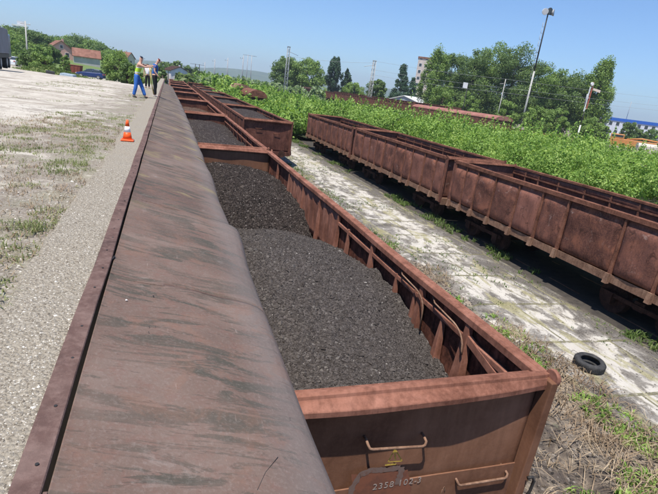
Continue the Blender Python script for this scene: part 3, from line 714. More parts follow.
nm = ['second', 'third', 'fourth', 'fifth', 'sixth', 'seventh', 'eighth']
for k in range(7):
    c_ = copy_tree(g4); c_.location = (X4, 88+13.8*(k+1), ZG+1.6); c_['label'] = '%s open rusty wagon behind the red roofed wagon in the far row' % nm[k]
roof_wagon('long wagon with rusty red rounded roof rising above the bushes', (X4, 60.5, ZG+.45), L=26, h=4.05)
c_ = copy_tree(g4); c_.location = (X4, 46.6, ZG+.15); c_['label'] = 'dark wagon nearly swallowed by bushes right of the red roofed wagon'
c_ = copy_tree(g4); c_.location = (X4+4.8, 68, ZG+1.3); c_['label'] = 'open wagon on the line behind the red roofed one'; c_['group'] = 'wagons in the farthest row'
for k, w_ in enumerate(('second', 'third', 'fourth', 'fifth', 'sixth')):
    c_ = copy_tree(g4); c_.location = (X4+4.8, 68+13.8*(k+1), ZG+1.9); c_['label'] = '%s open wagon on the farthest line, beyond the far row' % w_; c_['group'] = 'wagons in the farthest row'
roof_wagon('dark covered wagon with rounded end below the light green trees', (X4-2.5, 150, ZG+.6), h=4.4, mat=RUST_D, wall=RUST_D)
# covered hopper pair among the bushes
g = 'round topped wagons among the bushes'
roof_wagon('rusty round topped wagon standing among bushes, its dark end towards us', (12.55, 73.5, ZG+.55), L=9, h=3.15, mat=RUST_B, wall=RUST_D, rise=1.0, w=1.35, group=g)
roof_wagon('paler round topped wagon just behind the other among the bushes', (11.9, 84.5, ZG+.75), L=8, h=3.35, mat=RUST_P, wall=RUST_D, rise=.9, w=1.35, group=g)

# ------------------------------------------------------------------ rails
def rails(label, xc, y0, y1):
    o = empty('railway_track', (xc, 0, ZG), label=label, cat='railway track')
    for s in (-1, 1):
        x = s*.7525
        MB().extrude([(x-.07, -.02), (x-.07, .01), (x-.012, .03), (x-.012, .10), (x-.036, .11), (x-.036, .15), (x+.036, .15), (x+.036, .11), (x+.012, .10), (x+.012, .03), (x+.07, .01), (x+.07, -.02)], 'y', [y0, y1]).build('rail', RUST_P, o)
    return o
# wheels rest at rail head: wagons above sit on z=0 of their own, so rails are sunk
for lb, xc, y0, y1 in (('track under the coal wagons next to the ramp', TX1, -20, 150), ('middle track, weed grown rails in front of the dark wagon', TX2, -20, 150), ('track under the old wagons beyond the concrete strip', TX3, -10, 90)):
    r = rails(lb, xc, y0, y1); r.location.z = ZG-.148

# ------------------------------------------------------------------ coal heaps
def heap(name, label, xc, ya, yb, zf, mat, cmat, n_ch, dx=.05, group='coal loads in the wagons', sz_=(.015, .05), seed=0):
    xs = lin(xc-1.435, xc+1.435, int(2.87/dx)); ys = lin(ya, yb, int((yb-ya)/dx))
    f = lambda X, Y: zf(X-xc, Y)+.05*fbm(X*2.5, Y*2.5, 51+seed)+.028*fbm(X*6, Y*6, 53+seed, 3)+.026*fbm(X*15, Y*15, 55+seed, 3)
    o = sheet(name, xs, ys, f, mat)
    tag(o, label, 'coal', group, 'stuff')
    if n_ch:
        g_ = np.random.default_rng(seed+3)
        X = g_.uniform(xc-1.42, xc+1.42, n_ch); Y = ya+(yb-ya)*g_.random(n_ch)**1.5
        Z = f(X, Y)+.003
        s = g_.uniform(sz_[0], sz_[1], n_ch)*(1+1.2*(g_.random(n_ch) > .985))
        s[:1400] = g_.uniform(.026, .062, 1400)
        c_ = chunks('coal_lump', np.stack([X, Y, Z], 1), s, cmat, o, seed, 1.0)
        tag(c_, kind='stuff')
    return o
def interp(Y, pts): return np.interp(Y, [p[0] for p in pts], [p[1] for p in pts])
Z0 = CAMZ
def z1(X, Y):
    edge = interp(Y, [(2.8, -3.05), (4.1, -2.98), (4.9, -2.80), (5.6, -2.63), (6.3, -2.60), (8.1, -2.85), (9.4, -3.15), (10.4, -3.32)])
    cr = interp(Y, [(2.8, -2.70), (3.6, -2.56), (5, -2.34), (6.4, -2.22), (7.2, -2.27), (8.4, -2.6), (9.6, -3.0), (10.6, -3.35)])
    w_ = np.clip(1-((X+.15)/1.5)**2, 0, 1)
    return Z0+edge+(cr-edge)*w_
heap('coal_heap', 'lighter grey coal heap nearest us in the nearest wagon', TX1, 2.90, 10.5, z1, COAL1, CH1, 70000, .028, seed=1, sz_=(.007, .024))
def z1b(X, Y):
    edge = interp(Y, [(9.3, -3.6), (10.1, -3.15), (10.9, -2.83), (13.6, -2.72), (15.5, -2.85)])
    cr = interp(Y, [(9.3, -3.6), (10.1, -3.05), (11.2, -2.62), (13.6, -2.50), (15.5, -2.62)])
    return Z0+edge+(cr-edge)*np.clip(1-(X/1.5)**2, 0, 1)
heap('coal_heap', 'darker coarse coal heap in the far half of the nearest wagon', TX1, 9.4, 15.53, z1b, COAL2, CH2, 34000, .035, seed=2, sz_=(.012, .045))
def flat(dz, dome=.25): return lambda X, Y: ZR-dz+dome*np.clip(1-(X/1.5)**2, 0, 1)+.12*fbm(X*.4+3, Y*.35, 77)
BROWNC = coal_mat('brown_coal_dust', (.085, .052, .038), sc=20)
heap('coal_heap', 'coal load in the second wagon beside the chute', TX1, 16.3, 28.85, flat(.62), COAL2, None, 0, .09, seed=3)
heap('coal_heap', 'brown dusty load in the third wagon beside the chute', TX1, 29.7, 42.2, flat(.85), BROWNC, None, 0, .15, seed=4)
for k, w_ in enumerate(('fourth', 'fifth', 'sixth')):
    heap('coal_heap', 'brown dusty load in the %s wagon beside the chute' % w_, TX1, 29.7+13.4*(k+1), 42.2+13.4*(k+1), flat(.9), BROWNC, None, 0, .3, seed=5+k)
for k, w_ in enumerate(('first', 'second', 'third', 'fourth', 'fifth')):
    heap('coal_heap', 'grey coal load in the %s wagon of the middle track' % w_, TX2, 29.3+13.2*k, 41.5+13.2*k, flat(.42, .2), COAL2, None, 0, .12 if k < 2 else .3, seed=9+k)

# ------------------------------------------------------------------ bushes, weeds
GX = np.random.default_rng(21)
def bush_h(x, y):
    near = np.interp(x, [15, 17, 24, 34, 44, 52], [-2.5, -2.15, -2.2, -2.65, -3.5, -3.6])+CAMZ
    a = .8*fbm(x*.2, y*.2, 61)+.8*fbm(x*.6, y*.6, 65)
    return near+a*(1-.4*np.clip((y-30)/20, 0, 1))-1.5*np.clip((y-34)/26, 0, 1)*np.clip((x-16)/8, 0, 1)-.8*np.clip((y-60)/20, 0, 1)*np.clip((x-28)/8, 0, 1)
def sample_field(n, fn, x0, x1, y0, y1, dref=16, cut=True):
    X = GX.uniform(x0, x1, n*4); Y = GX.uniform(y0, y1, n*4); d = np.sqrt(X**2+Y**2)
    keep = (GX.random(n*4) < np.minimum(1, (dref/d)**1.7)) & ((Y < X*5+30) | (X < 15) | (Y > 115)) & (Y > X*.42)
    X, Y = X[keep][:n], Y[keep][:n]
    return X, Y
def bush(name, label, cat, x0, x1, y0, y1, n, hf, mat, under, lsz=.0095, dref=22, cr=(.55, 1.5), tall=.75, seed=0, step=.5, shoots=0, nd=260):
    nc = n//nd
    CXs, CYs = sample_field(nc, hf, x0, x1, y0, y1, dref); nc = len(CXs)
    d = np.sqrt(CXs**2+CYs**2)
    R = GX.uniform(cr[0], cr[1], nc)*np.clip(d/34, .62, 1.9)
    CZ = hf(CXs, CYs)-R*.85+tall*GX.random(nc)**2.2*np.clip(R, .5, 1.3)
    w = R**2/np.maximum(d, 8)**2; ci = GX.choice(nc, n, p=w/w.sum()); off = GX.normal(size=(n, 3)); off /= np.linalg.norm(off, axis=1)[:, None]; off[:, 2] = np.abs(off[:, 2])**.8*np.where(GX.random(n) < .9, 1, -.3)
    q = fbm(CXs[ci]*3+off[:, 0]*2.6, CYs[ci]*3+off[:, 1]*2.6+off[:, 2]*2, 88, 3)      # lumps on each mound
    rr = R[ci]*(.82+.42*q)*(GX.random(n)**.12)*(1+.3*(GX.random(n) > .95)*GX.random(n))
    P = np.stack([CXs[ci]+off[:, 0]*rr, CYs[ci]+off[:, 1]*rr, CZ[ci]+off[:, 2]*rr*1.1], 1); D = d[ci]; NR = off+.0
    if shoots:
        si = GX.integers(0, nc, shoots); k = 16; dirs = GX.normal(size=(shoots, 3))*.35+np.array([0, 0, 1]); L = GX.uniform(.25, .95, shoots)*np.clip(R[si], .5, 1.2)
        a_ = GX.uniform(0, 6.28, shoots); b0 = np.stack([CXs[si]+np.cos(a_)*R[si]*.6, CYs[si]+np.sin(a_)*R[si]*.6, CZ[si]+R[si]*.72], 1)
        f = np.tile(np.linspace(.1, 1, k), shoots)[:, None]; P2 = np.repeat(b0, k, 0)+np.repeat(dirs*L[:, None], k, 0)*f+GX.normal(size=(shoots*k, 3))*.045
        P = np.concatenate([P, P2]); D = np.concatenate([D, np.repeat(d[si], k)]); NR = np.concatenate([NR, GX.normal(size=(shoots*k, 3))+np.array([0, 0, .6])])
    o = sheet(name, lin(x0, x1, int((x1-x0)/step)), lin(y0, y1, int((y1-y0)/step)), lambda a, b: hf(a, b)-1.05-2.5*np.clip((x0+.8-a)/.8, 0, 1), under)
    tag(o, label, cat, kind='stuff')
    sz__ = np.maximum(.06, lsz*D)*GX.uniform(.5, 1.6, len(P))
    c_ = leaves('leaf', P, sz__, mat, o, asp=.5, seed=seed, nrm=NR, jit=.6); tag(c_, kind='stuff')
    return o
bush('bushes', 'dense bright green brambles and bushes between the old wagons and the far row', 'bushes', 15.6, 43.5, 4, 122, 860000, bush_h, LF_BUSH, UNDER, seed=1, lsz=.0040, dref=30, shoots=8000, nd=560, cr=(.45, 1.6), tall=.95)
def bush2(x, y):
    return np.interp(y, [44, 58, 72, 95, 150, 220], [-3.3, -3.45, -3.2, -2.1, -1.4, -1.2])+CAMZ+.6*fbm(x*.2, y*.1, 81)+.4*fbm(x*.7, y*.5, 83)-.9*np.exp(-((x-12.2)/2.6)**2-((y-72)/14)**2)
bush('bushes', 'green bushes and tall weeds past the end of the concrete strip', 'bushes', 7.7, 14.7, 46, 150, 110000, bush2, LF_BUSH, UNDER, seed=3, lsz=.006, shoots=900)
def bush3(x, y):
    return -1.9+CAMZ+.5*fbm(x*.1, y*.06, 91)-.6*np.clip((x-28)/8, 0, 1)
bush('reeds', 'pale silvery green reeds and shrubs behind the round topped wagons', 'reeds', 8, 41, 118, 230, 70000, bush3, LF_PALE, UNDER, lsz=.007, seed=5, step=2, tall=.8, shoots=1500)
bush('grass', 'pale green tall grass between the coal wagons and the middle track far away', 'grass', 3.45, 7.6, 98, 200, 8000, lambda x, y: -1.9+CAMZ+.3*fbm(x*.3, y*.1, 93), LF_WEED, UNDER, seed=7, step=1)

def tuft_field(name, label, cat, pts, mat, h=(.08, .25), w=.012, lean=.5, seed=0, per=1):
    g_ = np.random.default_rng(seed); P = np.repeat(np.asarray(pts, float), per, 0); N = len(P)
    P[:, :2] += g_.normal(0, .035, (N, 2))
    H = g_.uniform(h[0], h[1], N)[:, None]; an = g_.uniform(0, 6.28, N); dr = np.stack([np.cos(an), np.sin(an), 0*an], 1)
    sd = np.stack([-np.sin(an), np.cos(an), 0*an], 1)*w*g_.uniform(.5, 1.5, N)[:, None]
    ln = g_.uniform(.1, lean*2, N)[:, None]
    mid = P+dr*H*ln*.35+np.array([0, 0, 1])*H*.6; tip = P+dr*H*ln+np.array([0, 0, 1])*H*np.maximum(.15, 1-ln*.45)
    V = np.stack([P-sd, P+sd, mid+sd*.8, mid-sd*.8, tip], 1)
    F1 = (np.array([[0, 1, 2, 3]])[None]+np.arange(N)[:, None, None]*5).reshape(-1, 4)
    F2 = np.stack([np.arange(N)*5+3, np.arange(N)*5+2, np.arange(N)*5+4, np.arange(N)*5+4], 1)
    me = bpy.data.meshes.new(name); me.from_pydata(V.reshape(-1, 3).tolist(), [], F1.tolist()+F2[:, :3].tolist()); me.update()
    o = link_mesh(name, me, mat); tag(o, label, cat, kind='stuff'); return o
g_ = np.random.default_rng(33)
def patchy(n, x0, x1, y0, y1, zf, thr, sc, seed, pw=1.0):
    X = g_.uniform(x0, x1, n*6); Y = y0+(y1-y0)*g_.random(n*6)**pw
    k = fbm(X*sc, Y*sc, seed) > thr; X, Y = X[k][:n], Y[k][:n]
    return np.stack([X, Y, zf(X, Y)+0*X], 1)
def lz(X, Y): return lotz(X, Y)
pts = np.concatenate([patchy(1500, -2.6, -.87, 1.8, 15, lz, .10, 2.3, 101, 1.3), patchy(1100, -6, -.9, 6, 40, lz, .12, .8, 103)])
tuft_field('weeds', 'low green weeds and dry grass growing along the lot beside the concrete ledge', 'weeds', pts, LF_WEEDG, (.015, .06), .004, .9, 1, per=6)
pts = patchy(1300, -3.4, -.87, 2.0, 14, lz, .05, .8, 107, 1.3)
tuft_field('dry_grass', 'dry straw coloured grass and stalks scattered over the lot', 'grass', pts, LF_DRY, (.015, .07), .003, 1.2, 2, per=5)
# weeds with stems at the left
pts = np.concatenate([np.stack([g_.normal(cx, .05, 40), g_.normal(cy, .06, 40), np.full(40, -.04)], 1) for cx, cy in ((-1.18, 3.55), (-1.5, 4.3), (-1.0, 4.3), (-2.0, 5.3), (-1.1, 7.2), (-2.8, 6.6), (-3.4, 7.5), (-1.0, 3.0))])
tuft_field('weeds', 'taller bushy weed clumps standing by the lot edge at the left', 'weeds', pts, LF_WEEDG, (.03, .13), .003, .9, 3, per=3)
def gzz(X, Y): return gz(X, Y)
pts = np.concatenate([patchy(1700, 4.2, 8.1, 2.2, 13, gzz, .03, .7, 111, 1.3), patchy(900, 6.0, 8.6, 3.0, 8.5, gzz, -.1, .8, 113)])
pts = pts[~((pts[:, 0] < 6.4) & (pts[:, 1] < 5.3) & (g_.random(len(pts)) < .75))]
tuft_field('dry_brush', 'tangled dry brown stalks lying on the ground beside the tyre', 'dry brush', pts, LF_DRY, (.08, .30), .006, 1.6, 4, per=3)
pts = patchy(2200, 4.3, 8.0, 2.2, 20, gzz, .08, .9, 115, 1.4)
tuft_field('weeds', 'fresh green weed patches among the dry stalks at bottom right', 'weeds', pts, LF_BUSH, (.06, .20), .016, .7, 5, per=4)
pts = np.concatenate([patchy(900, 11.0, 12.0, 5, 48, lambda X, Y: ZS-.15+0*X, .05, .7, 117), patchy(500, 7.3, 8.2, 14, 48, lambda X, Y: ZS-.1+0*X, .0, .5, 119)])
tuft_field('weeds', 'weeds growing under the edge of the old rusty wagons', 'weeds', pts, LF_WEED, (.06, .26), .014, .8, 6, per=4)
pts = patchy(700, 7.7, 11, 4, 45, lambda X, Y: ZS+0*X, .12, .6, 121)
tuft_field('weeds', 'sparse yellowish weeds in the cracks of the concrete strip', 'weeds', pts, LF_WEED, (.03, .10), .010, .9, 7, per=3)

# loose stones
n = 14000; X = g_.uniform(-.85, -.465, n); Y = .9+6*g_.random(n)**1.4
o = chunks('gravel', np.stack([X, Y, bz(X, Y)+.001], 1), g_.uniform(.003, .011, n)*(1+.9*(g_.random(n) > .97)), PEB, None, 3, .6); tag(o, 'loose pale gravel lying on the concrete ledge', 'gravel', kind='stuff')
n = 6000; Y = 1.1+1.5*g_.random(n); X = -.86-.65*g_.random(n)**1.4*(Y/2.5)
o = chunks('gravel', np.stack([X, Y, lotz(X, Y)+.002], 1), g_.uniform(.003, .012, n)*(1+1.2*(g_.random(n) > .98)), PEB, None, 14, .6); tag(o, 'dense pale gravel covering the lot next to the ledge at bottom left', 'gravel', kind='stuff')
n = 12000; Y = 1.4+14*g_.random(n)**1.6; X = -.88-(g_.random(n)**1.3)*Y*.8
o = chunks('gravel', np.stack([X, Y, lotz(X, Y)+.002], 1), g_.uniform(.006, .022, n)*(1+1.6*(g_.random(n) > .985)), PEB, None, 4, .6); tag(o, 'pale gravel and small stones scattered over the dusty lot', 'gravel', kind='stuff')
n = 9000; X = g_.uniform(4.2, 8.2, n); Y = 2.2+12*g_.random(n)**1.3
o = chunks('gravel', np.stack([X, Y, gz(X, Y)+.005], 1), g_.uniform(.02, .07, n), PEBD, None, 5, .7); tag(o, 'dark clinker and ballast stones on the ground at bottom right', 'gravel', kind='stuff')
n = 4500; Y = 4+40*g_.random(n)**1.5; X = 7.6+3.6*np.where(g_.random(n) > .4, g_.random(n)**.45, g_.random(n))
o = chunks('gravel', np.stack([X, Y, sz(X, Y)+.004], 1), g_.uniform(.008, .035, n), PEBD, None, 6, .6); tag(o, 'dark crumbs and clinker littering the concrete strip', 'gravel', kind='stuff')
# bits lying on the chute plate
def on_plate(px, py):
    best = None
    for i in range(400):
        f = i/399*(len(PR)-1); x, z = prof_pt(f, 0, 0)
        d = RM @ np.array([px-CX, -(py-CY), -F])
        s_ = (z-CAMZ)/d[2]; e = abs(d[0]*s_-x)
        if best is None or e < best[0]: best = (e, x, d[1]*s_, z)
    return best[1:]
for px, py, s_, mt, lb in ((126, 301, .016, WHITEP, 'small white stone lying on the chute plate'), (153, 297, .013, DARKM, 'small black lump beside the white stone on the chute'), (148.5, 327.5, .008, DARKM, 'left one of three tiny black crumbs on the chute plate'),
                           (155, 327.5, .008, DARKM, 'right one of three tiny black crumbs on the chute plate'), (148.5, 333, .008, DARKM, 'lowest of three tiny black crumbs on the chute plate'), (290, 419, .010, DARKM, 'black crumb near the rounded lip of the chute')):
    x, y, z = on_plate(px, py)
    o = chunks('stone_crumb', [(0, 0, 0)], [s_], mt, None, int(px), .7); o.location = (x, y, z+.007); tag(o, lb, 'stone')
a, b = on_plate(278, 459), on_plate(257, 492)
mid = ((a[0]+b[0])/2-.012, (a[1]+b[1])/2, (a[2]+b[2])/2+.014)
o = MB().tube([(a[0], a[1], a[2]+.012), mid, (b[0], b[1], b[2]+.010)], .0012, 5).build('twig', DARKM); tag(o, 'thin dark twig lying on the chute plate at the bottom', 'twig')
for px, py in ((114, 255), (115, 262)):
    pass
a = on_plate(112, 262); o = MB().tube([(a[0]-.02, a[1], a[2]+.006), (a[0]-.01, a[1]+.03, a[2]+.012), (a[0]+.0, a[1]+.10, a[2]+.008)], .006, 5).build('bent_strap', DARKM); tag(o, 'small bent dark metal strap at the left edge of the chute', 'strap')

# ------------------------------------------------------------------ tyre
t = NT('tyre_rubber'); v = t.coords(); n_ = t.noise(9, 5, .6, v)
TYRE = t.done(t.ramp(n_, [(.35, (.022, .022, .023)), (.7, (.06, .058, .056))]), .75, n_, .2, .01)
p = at(589, 364, 1.0); d = np.array([p[0], p[1], p[2]-CAMZ]); k = (ZS+.08-CAMZ)/d[2]
ty = empty('tyre', (d[0]*k, d[1]*k, ZS+.006), rz=.3, label='black worn car tyre lying flat on the concrete strip', cat='tyre')
ty.rotation_euler = (R_(3), R_(-2), .3)
pr = [(.20, .03), (.205, .012), (.24, .0), (.30, .004), (.325, .03), (.333, .06), (.333, .13), (.325, .16), (.30, .186), (.24, .19), (.205, .178), (.20, .16), (.222, .15), (.285, .15), (.30, .10), (.285, .04), (.222, .04)]
m = MB(); n = 56
for k in range(n):
    a = 2*math.pi*k/n
    for r, z in pr: m.v.append((r*.92*math.cos(a), r*.92*math.sin(a), z))
q = len(pr)
for k in range(n):
    for j in range(q): m.f.append([k*q+j, ((k+1) % n)*q+j, ((k+1) % n)*q+(j+1) % q, k*q+(j+1) % q]); m.sm.append(True)
m.build('carcass', TYRE, ty)
m = MB()
for k in range(44):
    a = 2*math.pi*k/44; c_, s_ = math.cos(a), math.sin(a); r0, r1 = .304, .312
    w_ = .012
    for z0, z1_ in ((.045, .085), (.105, .145)):
        m.hexa([(r0*c_+s_*w_, r0*s_-c_*w_, z0), (r1*c_+s_*w_, r1*s_-c_*w_, z0), (r1*c_-s_*w_, r1*s_+c_*w_, z0), (r0*c_-s_*w_, r0*s_+c_*w_, z0)],
               [(r0*c_+s_*w_, r0*s_-c_*w_, z1_), (r1*c_+s_*w_, r1*s_-c_*w_, z1_), (r1*c_-s_*w_, r1*s_+c_*w_, z1_), (r0*c_-s_*w_, r0*s_+c_*w_, z1_)])
m.build('tread', TYRE, ty)

# ------------------------------------------------------------------ traffic cone
p = at(128, 141, 1.0); k = (0.0-CAMZ)/(p[2]-CAMZ)
co = empty('traffic_cone', (p[0]*k-.01, k, .012), label='small orange traffic cone with white band on the ramp edge', cat='traffic cone')
ORG = plain('cone_orange', (.80, .10, .015), .45, .1, 5); CW = plain('cone_white', (.80, .80, .82), .4, .05)
MB().hexa([(-.115, -.115, 0), (.115, -.115, 0), (.115, .115, 0), (-.115, .115, 0)], [(-.105, -.105, .022), (.105, -.105, .022), (.105, .105, .022), (-.105, .105, .022)]).build('base', ORG, co, .006)
def cone_band(z0, z1_, nme, mt):
    r = lambda z: .083-(.083-.018)*(z-.02)/.35
    MB().tube([(0, 0, z0), (0, 0, z1_)], [r(z0), r(z1_)], 24).build(nme, mt, co)
cone_band(.02, .15, 'lower_body', ORG); cone_band(.15, .255, 'white_band', CW); cone_band(.255, .37, 'upper_body', ORG)
MB().tube([(0, 0, .022), (0, 0, .032)], [.093, .083], 24).build('collar', ORG, co)

# ------------------------------------------------------------------ people
def skin_mesh(name, nodes, edges, mat, parent, root=0, sub=2):
    me = bpy.data.meshes.new(name); me.from_pydata([n_[0] for n_ in nodes], edges, [])
    ob = bpy.data.objects.new(name, me); COL.objects.link(ob)
    m_ = ob.modifiers.new('k', 'SKIN'); m_.use_smooth_shade = True
    for i, n_ in enumerate(nodes):
        r = n_[1]; me.skin_vertices[0].data[i].radius = r if isinstance(r, tuple) else (r, r)
        me.skin_vertices[0].data[i].use_root = (i == root)
    s_ = ob.modifiers.new('s', 'SUBSURF'); s_.levels = sub; s_.render_levels = sub
    dg = bpy.context.evaluated_depsgraph_get(); me2 = bpy.data.meshes.new_from_object(ob.evaluated_get(dg)); bpy.data.objects.remove(ob)
    for p_ in me2.polygons: p_.use_smooth = True
    me2.name = name; me2.materials.clear(); return link_mesh(name, me2, mat, parent)
SKIN = plain('skin', (.50, .29, .21), .6, .08, 8)
def person(label, loc, rz, P, cl):
    """P: joint dict in local metres (x = facing direction, y = left, z up)"""
    o = empty('person', loc, rz, label=label, cat='person')
    J = P
    def mid(a, b, f=.5): return tuple(a[i]*(1-f)+b[i]*f for i in range(3))
    nodes = [(J['pelvis'], (.125, .10)), (J['waist'], (.12, .09)), (J['chest'], (.145, .11)), (J['neck'], (.055, .055)), (J['headc'], (.075, .085)), (J['top'], (.062, .07))]
    edges = [(0, 1), (1, 2), (2, 3), (3, 4), (4, 5)]
    for s_ in 'lr':
        b_ = len(nodes)
        nodes += [(J['sh'+s_], .062), (J['el'+s_], .042), (J['wr'+s_], .028), (mid(J['wr'+s_], J['ha'+s_], .55), (.036, .02))]
        edges += [(2, b_), (b_, b_+1), (b_+1, b_+2), (b_+2, b_+3)]
        b_ = len(nodes)
        nodes += [(J['hip'+s_], .088), (J['kn'+s_], .058), (J['an'+s_], .040), (J['toe'+s_], (.038, .03))]
        edges += [(0, b_), (b_, b_+1), (b_+1, b_+2), (b_+2, b_+3)]
    skin_mesh('body', nodes, edges, SKIN, o)
    # fingers
    for s_ in 'lr':
        w_ = Vector(J['wr'+s_]); h_ = Vector(J['ha'+s_]); d_ = (h_-w_).normalized(); side = d_.cross(Vector((0, 0, 1))).normalized() if abs(d_.z) < .9 else Vector((0, 1, 0)); dn = d_.cross(side)
        for k, (off, ln) in enumerate(((-.030, .070), (-.010, .080), (.010, .076), (.030, .060))):
            a_ = w_+d_*.075+side*off; q1 = a_+d_*ln*.5; q2 = q1+d_*ln*.3+dn*ln*.35
            skin_mesh('finger', [(tuple(a_), .010), (tuple(q1), .009), (tuple(q2), .008)], [(0, 1), (1, 2)], SKIN, o, sub=1)
        a_ = w_+d_*.03-side*.028; q1 = a_-side*.03+d_*.025
        skin_mesh('thumb', [(tuple(a_), .012), (tuple(q1), .010), (tuple(q1+d_*.03+dn*.01), .009)], [(0, 1), (1, 2)], SKIN, o, sub=1)
    # trousers
    nodes = [(J['pelvis'], (.150, .122)), (mid(J['pelvis'], J['waist'], .7), (.138, .112))]; edges = [(0, 1)]
    for s_ in 'lr':
        b_ = len(nodes); nodes += [(J['hip'+s_], .108), (J['kn'+s_], .085), (mid(J['kn'+s_], J['an'+s_], .5), .078), (mid(J['kn'+s_], J['an'+s_], .94), .075)]
        edges += [(0, b_), (b_, b_+1), (b_+1, b_+2), (b_+2, b_+3)]
    skin_mesh('trousers', nodes, edges, cl['trousers'], o)
    # top
    nodes = [(mid(J['pelvis'], J['waist'], .35), (.155, .125)), (J['waist'], (.150, .12)), (J['chest'], (.172, .135)), (mid(J['chest'], J['neck'], .55), (.115, .095))]; edges = [(0, 1), (1, 2), (2, 3)]
    if cl['sleeve'] > 0:
        for s_ in 'lr':
            b_ = len(nodes); nodes += [(J['sh'+s_], .082), (mid(J['sh'+s_], J['el'+s_], cl['sleeve']), .068)]; edges += [(2, b_), (b_, b_+1)]
    tp = skin_mesh(cl['topname'], nodes, edges, cl['top'], o)
    if 'band' in cl:
        c0 = Vector(mid(J['pelvis'], J['waist'], .9)); c1 = Vector(J['chest']); d_ = (c1-c0).normalized()
    for s_ in 'lr':
        a_ = Vector(J['an'+s_]); t_ = Vector(J['toe'+s_])
        skin_mesh('shoe', [((a_.x, a_.y, a_.z), .052), ((a_.x-.02, a_.y, a_.z-.035), .045), (tuple((a_+t_)/2-Vector((0, 0, .01))), .048), (tuple(t_), .040)], [(0, 1), (0, 2), (2, 3)], cl['shoe'], o, sub=1)
    # head details
    hc = Vector(J['headc']); f_ = Vector(cl.get('face', (1, 0, 0))).normalized(); sd = Vector((0, 0, 1)).cross(f_).normalized(); u_ = f_.cross(sd).normalized()
    skin_mesh('nose', [(tuple(hc+f_*.085+u_*.01), .012), (tuple(hc+f_*.108-u_*.015), .014)], [(0, 1)], SKIN, o, sub=1)
    for k in (-1, 1):
        skin_mesh('ear', [(tuple(hc+sd*k*.082+u_*.02), .014), (tuple(hc+sd*k*.084-u_*.02), .011)], [(0, 1)], SKIN, o, sub=1)
        skin_mesh('eye', [(tuple(hc+f_*.084+sd*k*.03+u_*.02), .008), (tuple(hc+f_*.086+sd*k*.03+u_*.021), .007)], [(0, 1)], DARKM, o, sub=1)
    skin_mesh('mouth', [(tuple(hc+f_*.086-u_*.04-sd*.02), .006), (tuple(hc+f_*.090-u_*.04), .006), (tuple(hc+f_*.086-u_*.04+sd*.02), .006)], [(0, 1), (1, 2)], plain('lips', (.35, .15, .12), .6), o, sub=1)
    skin_mesh('cap' if cl['cap'] else 'hair', [(tuple(hc+u_*.055-f_*.03), (.098, .092)), (tuple(hc+u_*.085-f_*.0), (.088, .085)), (tuple(hc+u_*.115), .05)], [(0, 1), (1, 2)], cl['hatm'], o)
    if cl['cap']:
        c0 = hc+f_*.09+u_*.06; V = [c0+sd*.07-f_*.03, c0-sd*.07-f_*.03, c0-sd*.055+f_*.055-u_*.012, c0+f_*.07-u_*.014, c0+sd*.055+f_*.055-u_*.012]
        m_ = MB(); m_.add([tuple(q) for q in V]+[tuple(q-u_*.008) for q in V], [(0, 1, 2, 3, 4), (9, 8, 7, 6, 5)]+[(i, (i+1) % 5, (i+1) % 5+5, i+5) for i in range(5)]); m_.build('cap_peak', cl['hatm'], o)
    return o
BLUEW = plain('blue_work_trousers', (.035, .13, .42), .85, .3, 12); BLACKC = plain('black_cloth', (.012, .012, .014), .9, .3, 12)
t = NT('hi_vis_vest'); zc = t.n('ShaderNodeSeparateXYZ', i_0=t.coords(rnd=False)).outputs[2]
VEST = t.done(t.ramp(t.math('FRACT', t.math('MULTIPLY', zc, 4.4)), [(0, (.40, .62, .05)), (.60, (.42, .64, .05)), (.62, (.6, .62, .6)), (.86, (.6, .62, .6)), (.88, (.40, .62, .05))]), .7)
BLUET = plain('blue_tshirt', (.03, .12, .40), .85, .3, 10); WHITEC = plain('white_cloth', (.72, .70, .70), .85, .1, 10)
SHOE = plain('dark_shoe', (.05, .045, .04), .7); SHOEG = plain('grey_shoe', (.35, .33, .31), .7); NAVY = plain('navy_cap', (.02, .025, .05), .8); REDC = plain('maroon_cap', (.16, .035, .03), .8)
zf = float(lotz(np.array([-1.25]), np.array([24.]))[0])
A = dict(pelvis=(-.02, 0, .93), waist=(.0, 0, 1.08), chest=(.08, 0, 1.36), neck=(.13, 0, 1.53), headc=(.16, 0, 1.66), top=(.165, 0, 1.74),
         shl=(.11, .19, 1.44), ell=(.38, .17, 1.40), wrl=(.62, .12, 1.44), hal=(.72, .10, 1.46), shr=(.10, -.19, 1.43), elr=(.36, -.20, 1.34), wrr=(.60, -.13, 1.38), har=(.70, -.11, 1.39),
         hipl=(-.02, .10, .88), knl=(.16, .13, .50), anl=(.30, .14, .10), toel=(.46, .15, .04), hipr=(-.03, -.10, .88), knr=(-.04, -.13, .49), anr=(-.14, -.14, .09), toer=(.02, -.15, .04))
person('worker in yellow hi-vis vest, blue trousers and dark cap reaching out with both arms', (-1.27, 24.0, zf), R_(-8), A,
       dict(trousers=BLUEW, top=VEST, topname='vest', sleeve=0, shoe=SHOE, cap=True, hatm=NAVY, face=(1, 0, -.15)))
B = dict(pelvis=(0, 0, .95), waist=(.0, 0, 1.10), chest=(.03, 0, 1.38), neck=(.10, 0, 1.55), headc=(.17, 0, 1.66), top=(.20, 0, 1.735),
         shl=(.04, .20, 1.46), ell=(.02, .26, 1.18), wrl=(-.10, .20, .98), hal=(-.16, .17, .94), shr=(.05, -.20, 1.45), elr=(.06, -.27, 1.18), wrr=(.20, -.24, 1.0), har=(.27, -.22, .96),
         hipl=(0, .10, .90), knl=(.02, .11, .50), anl=(-.05, .12, .09), toel=(.10, .13, .04), hipr=(0, -.10, .90), knr=(.05, -.11, .50), anr=(.06, -.12, .09), toer=(.22, -.13, .04))
